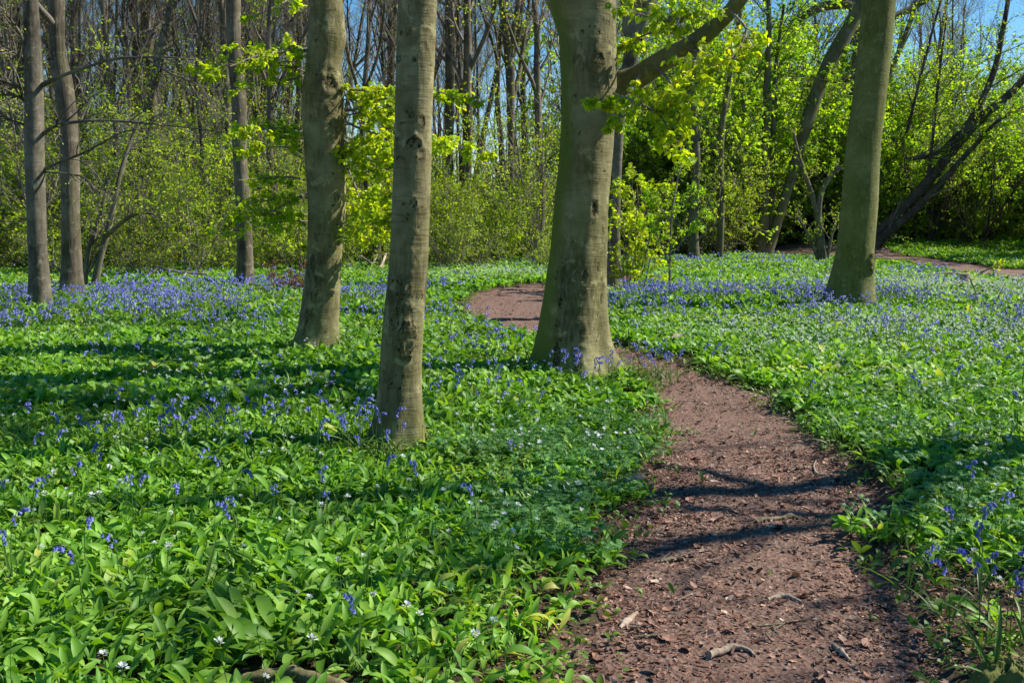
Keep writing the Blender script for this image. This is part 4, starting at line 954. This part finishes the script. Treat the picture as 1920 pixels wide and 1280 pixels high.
for (px, py, sx, sy, a) in ((80, 600, 2.6, 3.4, .55), (250, 570, 3., 3.8, .5), (480, 585, 2.6, 3.6, .75), (640, 560, 2.4, 3.5, .9), (450, 540, 3.5, 3, .45), (60, 690, 1.8, 1.0, .25), (330, 640, 1.6, 1.2, .55), (690, 600, 1.0, 2.0, .8),
                           (1260, 560, 2.2, 2.5, .7), (1400, 575, 2.6, 2.4, .85), (1500, 545, 3, 3., .75), (1340, 500, 5, 4, .7), (1300, 475, 6, 5, .7), (1600, 575, 1.2, 1.2, .9), (1750, 590, 2.4, 2.2, .75), (1880, 610, 2, 2, .7), (1700, 520, 3, 3, .5),
                           (900, 660, .9, 1.3, .8), (960, 690, .6, .8, .7), (850, 470, 5, 5, .5), (560, 800, .8, .5, .55), (620, 760, .9, .5, .35), (860, 740, .7, .4, .35), (1880, 680, 1., 1, .4), (1000, 480, 4, 4, .5), (1600, 670, 1.2, .8, .25), (200, 500, 6, 4, .5)):
    g = gp(px, py); BLOBS.append((g[0], g[1], sx, sy, a))
def bd(xy): return (blob_density(xy, BLOBS, .015) + .16 * sstep(8.5, 11, xy[:, 1]) * sstep(26, 16, xy[:, 1])) * (.75 + .6 * fbm(xy / 1.1, 83)) * np.where(xy[:, 1] < 7.0, .12, 1.) * np.where(xy[:, 1] > 10, .66, .5) * np.where(xy[:, 1] > 20, .75, 1.) * np.clip(.55 + 2.2 * fbm(xy * [1, .45] / 1.3, 85), .08, 1.5)
def build_bluebells():
    fl = MB(); st = MB(); gr = MB()
    for n, Yr, nb, size, tm in ((3600, (7.2, 12), 7, (.013, .018), BELL3), (13000, (12, 22), 5, (.018, .026), BELL3), (36000, (22, 48), 3, (.03, .045), BELL3)):
        xy = clear(field(rg, n, Yr, .58), rg, .05, .3); xy = xy[rg.random(len(xy)) < bd(xy)]
        p = with_h(xy); H = rg.uniform(.26, .41, len(p))
        spike(fl, st if Yr[1] < 23 else None, rg, p, H, nb, size, tm, 3, .0022 if Yr[0] < 10 else .004)
    tag(fl.build('bluebell_flowers', M['blue']), kind='stuff'); tag(st.build('bluebell_stalks', M['stalk']), kind='stuff')
    blades = [strap(5, a, .028, 0, .4, s_) for a, s_ in ((1.3, .2), (2.0, -.3), (.7, .2))]
    xy = clear(field(rg, 26000, (3, 22)), rg, -.12, .1); k = rg.random(len(xy)) < np.clip(bd(xy) * 1.2 + .25 * corner(xy) + .04 + .12 * np.exp(-(pdist(xy) / .3) ** 2), 0, 1) * .5; xy = xy[k]
    plants(gr, rg, with_h(xy), 5, (.16, .30), blades)
    for bx, by, br in FLB[:5]:
        a = rg.uniform(0, 6.283, 46); q = np.stack([bx + (br + .05 + .10 * rg.random(46)) * np.cos(a), by + (br + .05 + .10 * rg.random(46)) * np.sin(a)], -1)
        plants(gr, rg, with_h(q), 5, (.12, .26), blades)
    tag(gr.build('grass', M['grass']), kind='stuff')
build_bluebells()

# wood anemones: cut leaves in low cushions by the path, white stars
def anem(k):
    V, F = [], []; r = rngof(k)
    for lobe in range(3):
        la = (lobe - 1) * 1.5 + r.normal(0, .1)
        for seg, (sa, sl) in enumerate(((-.55, .75), (-.2, .95), (.15, 1.), (.5, .8))):
            a = la + sa; d = np.array([math.sin(a), math.cos(a), 0]); u = np.array([d[1], -d[0], 0]); b0 = len(V)
            V += [tuple(d * .12), tuple(d * .6 * sl - u * .10 + [0, 0, .10]), tuple(d * sl - np.array([0, 0, .08])), tuple(d * .6 * sl + u * .10 + [0, 0, .10])]; F.append((b0, b0 + 3, b0 + 2, b0 + 1))
    return V, [F]
def build_anemones():
    lf = MB(); fl = MB(); yl = MB(); st = MB(); T = [anem(k) for k in range(3)]
    cen = [gp(*q) for q in ((1110, 1010), (1060, 960), (1120, 860), (1040, 840), (1150, 800), (960, 850), (1180, 880), (1780, 960), (1860, 1000), (1720, 900), (1650, 690), (1560, 760), (1800, 880), (1660, 840), (1830, 760), (1480, 650))]
    for i, c in enumerate(cen):
        n = 400 if i < 2 else 230; s_ = (.34, .3) if i < 9 else (.6, .5)
        xy = c + rg.normal(0, 1, (n, 2)) * s_; xy = clear(xy, rg, -.03, .1)
        p = with_h(xy, 0) + np.column_stack([np.zeros((len(xy), 2)), rg.uniform(.07, .17, len(xy))])
        X, Y, Z = frames(rg.uniform(0, 6.28, len(p)), rg.normal(-.1, .25, len(p)), rg.normal(0, .25, len(p))); ti = rg.integers(0, 3, len(p))
        for k in range(3):
            m = ti == k; inst(lf, T[k][0], T[k][1], p[m], X[m], Y[m], Z[m], rg.uniform(.03, .055, m.sum()), rg.random(m.sum()))
        q = p[rg.random(len(p)) < .03]; q[:, 2] += .05
        star = ([(0, 0, 0)] + [(math.cos(a) * r_, math.sin(a) * r_, .25 * r_) for a, r_ in [(j * math.pi / 6, 1 if j % 2 == 0 else .5) for j in range(12)]], [[(0, 1 + (2 * j - 1) % 12, 1 + 2 * j, 1 + (2 * j + 1) % 12) for j in range(6)]])
        X, Y, Z = frames(rg.uniform(0, 6.28, len(q)), rg.normal(0, .5, len(q)), rg.normal(0, .5, len(q)))
        if len(q): inst(fl, star[0], star[1], q, X, Y, Z, rg.uniform(.013, .02, len(q)), rg.random(len(q)))
    tag(lf.build('wood_anemones', M['anemone'], smooth=False), kind='stuff'); tag(fl.build('anemone_flowers', M['white'], smooth=False), kind='stuff')
build_anemones()

# small herbs creeping over the path edges
def build_edge():
    mb = MB(); xy = field(rg, 90000, (2.6, 22)); d = pdist(xy)
    k = (d > -.38) & (d < .3) & (rg.random(len(xy)) < .9 * np.exp(-((d - .03) / .17) ** 2)) & (fbm(xy / .4, 84) > -.05)
    p = with_h(xy[k], -.01); p = np.repeat(p, 4, 0) + rg.normal(0, .03, (len(p) * 4, 3)) * [1, 1, .25]; p[:, 2] += .015
    leaves(mb, rg, p, rg.normal(size=p.shape), (.015, .04), LEAF6, -.3, 3, (.2, 1), .4)
    xy = field(rg, 30000, (2.6, 18)); d = pdist(xy); xy = xy[(d < .12) & (rg.random(len(xy)) < .35 * np.exp(-((d + .05) / .16) ** 2))]
    plants(mb, rg, with_h(xy, -.02), 3, (.04, .10), MID, (.3, 1))
    xy = field(rg, 2500, (2.6, 14)); xy = xy[pdist(xy) < -.1]; xy = xy[rg.random(len(xy)) < .08]
    plants(mb, rg, np.column_stack([xy, path_h(xy)]), 2, (.03, .06), MID, (.3, 1))
    tag(mb.build('path_edge_herbs', M['grass']), kind='stuff')
build_edge()

# leaf litter and wood chips
CURL = ([(-.5, -.3, .10), (.0, -.42, .0), (.5, -.25, .12), (-.6, 0, .02), (0, 0, -.05), (.62, .02, .05), (-.45, .3, .16), (0, .42, .02), (.5, .28, .10)], [[(0, 1, 4, 3), (1, 2, 5, 4), (3, 4, 7, 6), (4, 5, 8, 7)]])
CHIP = ([(-.5, -.14, 0), (.5, -.1, 0), (.5, .1, 0), (-.5, .14, 0), (-.45, -.1, .1), (.45, -.08, .12), (.45, .08, .12), (-.45, .1, .1)], [[(4, 5, 6, 7), (0, 1, 5, 4), (1, 2, 6, 5), (2, 3, 7, 6), (3, 0, 4, 7)]])
def build_litter():
    mb = MB(); tw = MB()
    for n, Yr, s1 in ((120000, (2.4, 7), (.007, .027)), (76000, (7, 13), (.012, .028)), (30000, (13, 32), (.025, .05))):
        xy = field(rg, n, Yr); d = pdist(xy)
        edge = (.6 + .4 * sstep(-.70, -.12, d)) * np.clip(.8 + 1.1 * fbm(xy / .45, 86), .12, 1)
        k = ((d < .32) & (rg.random(len(xy)) < edge * sstep(.36, .1, d) + .1 * (d > 0))) | (rg.random(len(xy)) < .12 + .75 * corner(xy)); xy = xy[k]; d = d[k]
        z = np.where(d < 0, path_h(xy), gh(xy) - .01) + rg.uniform(.002, .014, len(xy))
        p = np.column_stack([xy, z]); N = len(p); c = rg.random(N) < .55
        X, Y, Z = frames(rg.uniform(0, 6.28, N), rg.normal(0, .28, N), rg.normal(0, .3, N)); s_ = rg.uniform(*s1, N) * rg.choice([.6, .8, 1, 1.9], N, p=[.4, .3, .22, .08])
        v = rg.random(N) ** 1.05
        inst(mb, CURL[0], CURL[1], p[c], X[c], Y[c], Z[c], s_[c], v[c]); inst(mb, CHIP[0], CHIP[1], p[~c], X[~c], Y[~c], Z[~c], s_[~c] * 1.1, v[~c] * .9)
    xy = field(rg, 2600, (2.5, 14)); xy = xy[pdist(xy) < .1]; N = len(xy); a = rg.uniform(0, 6.28, N); L = rg.uniform(.04, .26, N) ** 1.3
    p = np.column_stack([xy, path_h(xy) + .012]); d = np.column_stack([np.cos(a), np.sin(a), np.zeros(N)])
    P = np.stack([p, p + d * (L / 2)[:, None] + rg.normal(0, .006, (N, 3)), p + d * L[:, None]], 1); R = rg.uniform(.0015, .0045, N)[:, None] * np.array([1, .9, .6])
    tubes(tw, P, R, 5)
    n0 = tw.n
    tag(mb.build('leaf_litter', M['litter'], smooth=False), kind='stuff'); tag(tw.build('twig_litter', M['twig'], attrs={'moss': np.zeros(n0), 'scar': np.zeros(n0)}), kind='stuff')
build_litter()

# ------------------------------------------------------------------ single things on the wood floor
def stick(name, label, pts, bark='deadwood', cat='branch', extra=(), k=10, seed=0, lift=.6, on_path=True, rough=.12):
    """pts: (px, py, width px) lying on the floor"""
    def conv(pts):
        out = []
        for q in pts:
            g = gp(q[0], q[1]); D = math.hypot(*g); r = q[2] / 2 * D / FPX; up = q[3] if len(q) > 3 else 0
            out.append((g[0], g[1], (path_h(g) if on_path else gh(g)) + r * lift + .006 + up, r))
        return np.array(out)
    A = conv(pts); base = np.array([A[:, 0].mean(), A[:, 1].mean(), 0])
    e = MB(); c = catmull(A, 24); P = c[:, :3] + .25 * c[:, 3:4] * vn(np.stack([np.arange(24) / 3.] * 3, -1) + np.array([[seed, 3, 5]]), 91)[:, None]
    tubes(e, P, c[:, 3] * (1 + rough * vn(np.stack([np.arange(24) / 1.7, np.full(24, seed)], -1), 92)), k, cap=True)
    for ex in extra:
        c = catmull(conv(ex), 12); tubes(e, c[:, :3], c[:, 3], 6, cap=True)
    n0 = e.n; o = e.build(name, M[bark], None, origin=base, attrs={'moss': np.full(n0, .1), 'scar': np.zeros(n0)})
    tag(o, label, cat); return o
stick('fallen_log', 'smooth brown log lying in the wild garlic at the bottom edge', [(430, 1292, 12), (480, 1284, 24, .01), (540, 1282, 30, .01), (600, 1296, 32, .01), (650, 1316, 34, .01)], 'beech', 'log', on_path=False, k=16, seed=1)
stick('fallen_stick', 'pale forked stick lying on the near path', [(1328, 1226, 15), (1352, 1216, 15), (1376, 1209, 12), (1404, 1214, 7), (1414, 1222, 3)], seed=2, extra=[[(1362, 1212, 9), (1364, 1204, 7)]])
stick('wood_piece', 'short pale stub of wood on the left side of the near path', [(1163, 1170, 5), (1172, 1160, 13), (1183, 1149, 14), (1194, 1137, 8)], seed=3, lift=.3, rough=.2)
stick('wood_piece', 'tapering splinter of weathered wood right of the forked stick', [(1562, 1200, 9), (1576, 1212, 11), (1594, 1226, 4)], seed=4)
stick('wood_piece', 'flat splintered piece of wood in the middle of the near path', [(1440, 1108, 7), (1470, 1102, 12), (1505, 1112, 5)], seed=5, lift=.3)
stick('fallen_branch', 'short dark branch lying in the shadow across the path', [(1418, 968, 5), (1432, 964, 11), (1455, 961, 8), (1480, 955, 12), (1500, 956, 3)], 'oak', seed=6, lift=.15, rough=.25)
stick('fallen_branch', 'dark stub of branch in the shade at the left side of the path', [(1232, 1035, 3), (1248, 1032, 10), (1270, 1029, 9), (1292, 1031, 3)], 'oak', seed=7, lift=.15, rough=.25)
stick('fallen_log', 'weathered log at the left edge of the path among the herbs', [(1165, 912, 10, .02), (1185, 911, 15, .02), (1206, 906, 12, .02)], seed=8, cat='log', on_path=False)
stick('pale_stone', 'pale stone at the right edge of the path beyond the massive beech', [(1256, 650, 9, .03), (1268, 646, 17, .04), (1280, 648, 10, .03)], 'deadwood', 'stone', seed=9, on_path=False)
stick('thin_stick', 'thin straight reddish stick pointing across the near path', [(1405, 1170, 4), (1460, 1160, 4), (1520, 1148, 3)], 'oak', 'stick', seed=10, k=6, extra=[[(1440, 1185, 3), (1475, 1155, 3)]])
stick('thin_stick', 'dark bent stick at the left of the forked stick', [(1194, 1190, 5), (1225, 1188, 6), (1254, 1191, 4)], 'oak', 'stick', seed=11, k=6)
stick('thin_stick', 'thin curved twig standing at the right edge of the path', [(1530, 862, 3), (1526, 872, 3.5), (1534, 882, 3.5), (1550, 884, 3)], 'deadwood', 'stick', seed=12, k=6)
stick('fallen_branch', 'long pale fallen branch lying in the bluebells left of the lone brown trunk', [(275, 512, 3, .3), (300, 522, 4, .25), (340, 530, 5, .2), (390, 533, 3, .2)], seed=13, on_path=False, extra=[[(300, 522, 3, .25), (270, 530, 2, .1)], [(350, 531, 3, .2), (330, 540, 2, .05)]])
stick('fallen_branch', 'pale dead branch lying among bluebells left of the ivy clad tree', [(1368, 462, 4, .5), (1390, 473, 5, .3), (1410, 482, 4, .1)], seed=14, on_path=False, extra=[[(1385, 470, 3, .35), (1360, 478, 2, .1)]])
stick('fallen_branch', 'bare dead branch lying behind the slender front beech', [(560 + 110, 494, 3, .35), (690, 505, 4, .25), (712, 512, 5, .15), (724, 505, 5, .5)], seed=15, on_path=False, extra=[[(700, 508, 3, .2), (716, 486, 5, .6)]])
# mossy stump in the near right corner
g = gp(1895, 1300); mb = MB(); u = np.linspace(0, 2 * np.pi, 40, endpoint=False); ph = np.linspace(0, np.pi / 2, 16)
PH, U = np.meshgrid(ph, u, indexing='ij'); rr = .12 * (1 + .30 * vn(np.stack([np.cos(U) * 1.5, np.sin(U) * 1.5, PH], -1) * 1.6, 95) + .12 * vn(np.stack([np.cos(U), np.sin(U), PH], -1) * 7, 96) + .06 * vn(np.stack([np.cos(U), np.sin(U), PH], -1) * 16, 97))
V = np.stack([g[0] + rr * np.cos(PH) * np.cos(U), g[1] + rr * np.cos(PH) * np.sin(U), .14 * np.sin(PH) * rr / .15 - .01], -1); idx = np.arange(640).reshape(16, 40); A0 = idx[:-1]; B0 = idx[1:]
mb.add(V, np.stack([A0, np.roll(A0, -1, 1), np.roll(B0, -1, 1), B0], -1).reshape(-1, 4))
tag(mb.build('mossy_stump', M['oak'], None, origin=(g[0], g[1], 0), attrs={'moss': np.full(640, .8), 'scar': np.zeros(640)}), 'low mossy stump in the bottom right corner among bluebells', 'stump')
# cut stump
g = gp(1808, 541); mb = MB(); th = np.linspace(0, 6.283, 20, endpoint=False); rr = .115 * (1 + .06 * np.cos(3 * th) + .04 * np.sin(5 * th))
for z, f in ((-.05, 1.15), (.1, 1.0), (.34, .96), (.36, .92)): pass
V = np.concatenate([np.column_stack([g[0] + rr * f * np.cos(th), g[1] + rr * f * np.sin(th), np.full(20, z) + (.02 * np.cos(th) if z > .3 else 0)]) for z, f in ((-.05, 1.2), (.1, 1.), (.36, .96), (.375, .90))] + [[[g[0], g[1], .372]]])
q = [(j * 20 + i, j * 20 + (i + 1) % 20, (j + 1) * 20 + (i + 1) % 20, (j + 1) * 20 + i) for j in range(3) for i in range(20)]
mb.add(V, [q, [(60 + i, 60 + (i + 1) % 20, 80) for i in range(20)]])
tag(mb.build('tree_stump', M['deadwood'], None, origin=(g[0], g[1], 0), attrs={'moss': np.zeros(81), 'scar': np.zeros(81)}), 'small cut pinkish stump among white flowers at the far right', 'stump')
# fallen yellow leaved branch at far right, thin hazel shoot in front of it
def leafy_branch(name, label, base_px, lines, seed, n1, size, mat='beechleaf', v=(.3, 1)):
    g = gp(*base_px); base = np.array([g[0], g[1], 0.]); e = thing(name, base, label, 'branch'); rg = rngof(seed); mb = MB(); lf = MB()
    for ln in lines:
        l2 = limb(mb, [(a, b, g[1] + d, w) for a, b, d, w in ln], k=5, n=16, seed=seed); spray(mb, lf, rg, l2, n1, 3, (.12, .35), size, 2, droop=.2, flat=.6, v=v, tm=LEAF4)
    part(mb, 'stem', 'deadwood', e, base, zeros_attrs(mb)); part(lf, 'foliage', mat, e, base)
leafy_branch('fallen_branch', 'fallen branch with yellow green leaves beside the second path', (1820, 530), [[(1740, 515, 0, 3), (1790, 512, 0, 4), (1825, 520, 0, 5), (1880, 518, 0, 4), (1930, 530, 0, 2)], [(1825, 520, 0, 4), (1860, 500, 0, 3), (1880, 490, 0, 2)]], 601, 16, (.05, .08))
leafy_branch('young_shoot', 'thin bare shoot bending over the white flowers at the far right', (1838, 585), [[(1838, 590, 0, 3), (1830, 550, 0, 3), (1818, 520, 0, 3)], [(1850, 585, 0, 2), (1870, 560, 0, 2), (1885, 530, 0, 1.5)]], 602, 2, (.03, .05))

# ------------------------------------------------------------------ single bluebell plants that show large
def bluebell(seed, H, nb, parts=True):
    rg = rngof(seed); e = thing('bluebell', (0, 0, 0), 'x', 'bluebell', 'x')
    st = MB(); p = np.zeros((1, 3)); az = np.array([0.]); P = nod_stem(rg, p, np.array([H]), az); c = catmull(P[0], 14); tubes(st, c, np.linspace(.0024, .0013, 14), 6)
    st.build('stem', M['stalk'], e)
    for j in range(nb):
        u = .60 + .40 * j / (nb - 1); c0 = c[int(u * 13)]; a = rg.normal(0, .9); sz = .019 - .004 * u
        b = MB(); off = np.array([math.cos(a), math.sin(a), -.25]) * .012
        tubes(b, np.array([c0, c0 + off * .7 + [0, 0, .002], c0 + off]), np.full(3, .0007), 4)
        X, Y, Z = frames(np.array([a]), np.array([rg.normal(.35, .25)]), np.array([0.])); inst(b, BELL[0], BELL[1], (c0 + off)[None], Y, X, Z, sz, rg.random(1))
        b.build('flower', M['blue'], e)
    for j in range(4):
        lb = MB(); tm = strap(7, rg.uniform(1, 2.2), .022, 0, .4, rg.normal(0, .3)); X, Y, Z = frames(np.array([j * 1.57 + rg.normal(0, .4)]), np.array([-.1]), np.array([rg.normal(0, .2)]))
        inst(lb, tm[0], tm[1], np.zeros((1, 3)), X, Y, Z, rg.uniform(.2, .3), rg.random(1)); lb.build('leaf', M['grass'], e)
    return e
BB = [bluebell(700 + i, h, nb) for i, (h, nb) in enumerate(((.34, 8), (.28, 6), (.38, 9), (.30, 7)))]
rg = rngof(710)
def bells(n, c, sx, sy, label, group, sc=(.85, 1.15), mp=-.1):
    k = 0
    while k < n:
        q = np.array(c) + rg.normal(0, 1, 2) * (sx, sy)
        if pdist(q[None])[0] < mp or any(math.hypot(q[0] - a, q[1] - b) < r + .03 for a, b, r in FLB): continue
        place(BB, int(rg.integers(4)), (q[0], q[1], float(gh(q))), rg.uniform(0, 6.28), rg.uniform(*sc), label, 'bluebell', group); k += 1
bA, bB = tA.base, tB.base
bells(13, (bB[0] - .12, bB[1] - .30), .13, .08, 'bluebell in the tight clump at the foot of the slender front beech', 'bluebells at the foot of the slender front beech')
bells(26, (bB[0] - .95, bB[1] - .1), .5, .22, 'bluebell in the shaded drift just left of the slender front beech', 'bluebells left of the slender front beech')
bells(26, (bA[0] + .15, bA[1] - .75), .5, .14, 'bluebell growing at the foot of the massive beech', 'bluebells at the foot of the massive beech')
bells(20, (bA[0] + .95, bA[1] - .45), .25, .3, 'bluebell between the massive beech and the path', 'bluebells between the massive beech and the path', mp=-.3)
bells(11, gp(1885, 1190), .16, .25, 'bluebell in the bottom right corner beside the path', 'bluebells in the bottom right corner', mp=-.4)
bells(6, gp(1790, 1030), .3, .3, 'bluebell among dark leaves at the right edge of the near path', 'bluebells at the right edge of the near path')
bells(26, (gp(1600, 578)[0], gp(1600, 578)[1] - .7), .7, .25, 'bluebell in front of the leaning green beech trunk', 'bluebells in front of the leaning green trunk')
bells(22, gp(940, 760), .7, .4, 'bluebell in the sunny garlic between the slender front beech and the massive one', 'bluebells between the slender and the massive beech')
for px, py in ((10, 925), (78, 935), (140, 945), (190, 925), (250, 935), (255, 945), (66, 1000), (160, 1030), (225, 1062), (447, 965), (447, 1045), (160, 1160), (22, 1050), (26, 1062), (330, 958), (678, 1230), (790, 935), (615, 950), (600, 948), (515, 945), (480, 905), (420, 890), (716, 900), (893, 955), (350, 855), (182, 845), (300, 830), (60, 870), (370, 880)):
    g = gp(px, py + 45); place(BB, int(rg.integers(4)), (g[0], g[1], float(gh(g))), rg.uniform(0, 6.28), rg.uniform(.85, 1.1), 'single bluebell standing in the wild garlic of the left foreground', 'bluebell', 'bluebells scattered in the left foreground garlic')
bells(24, gp(300, 870), 1.1, .35, 'bluebell in the shaded garlic of the left middle ground', 'bluebells in the shaded left garlic')
bells(22, gp(1780, 760), .8, .8, 'bluebell in the garlic to the right of the path', 'bluebells in the garlic right of the path')
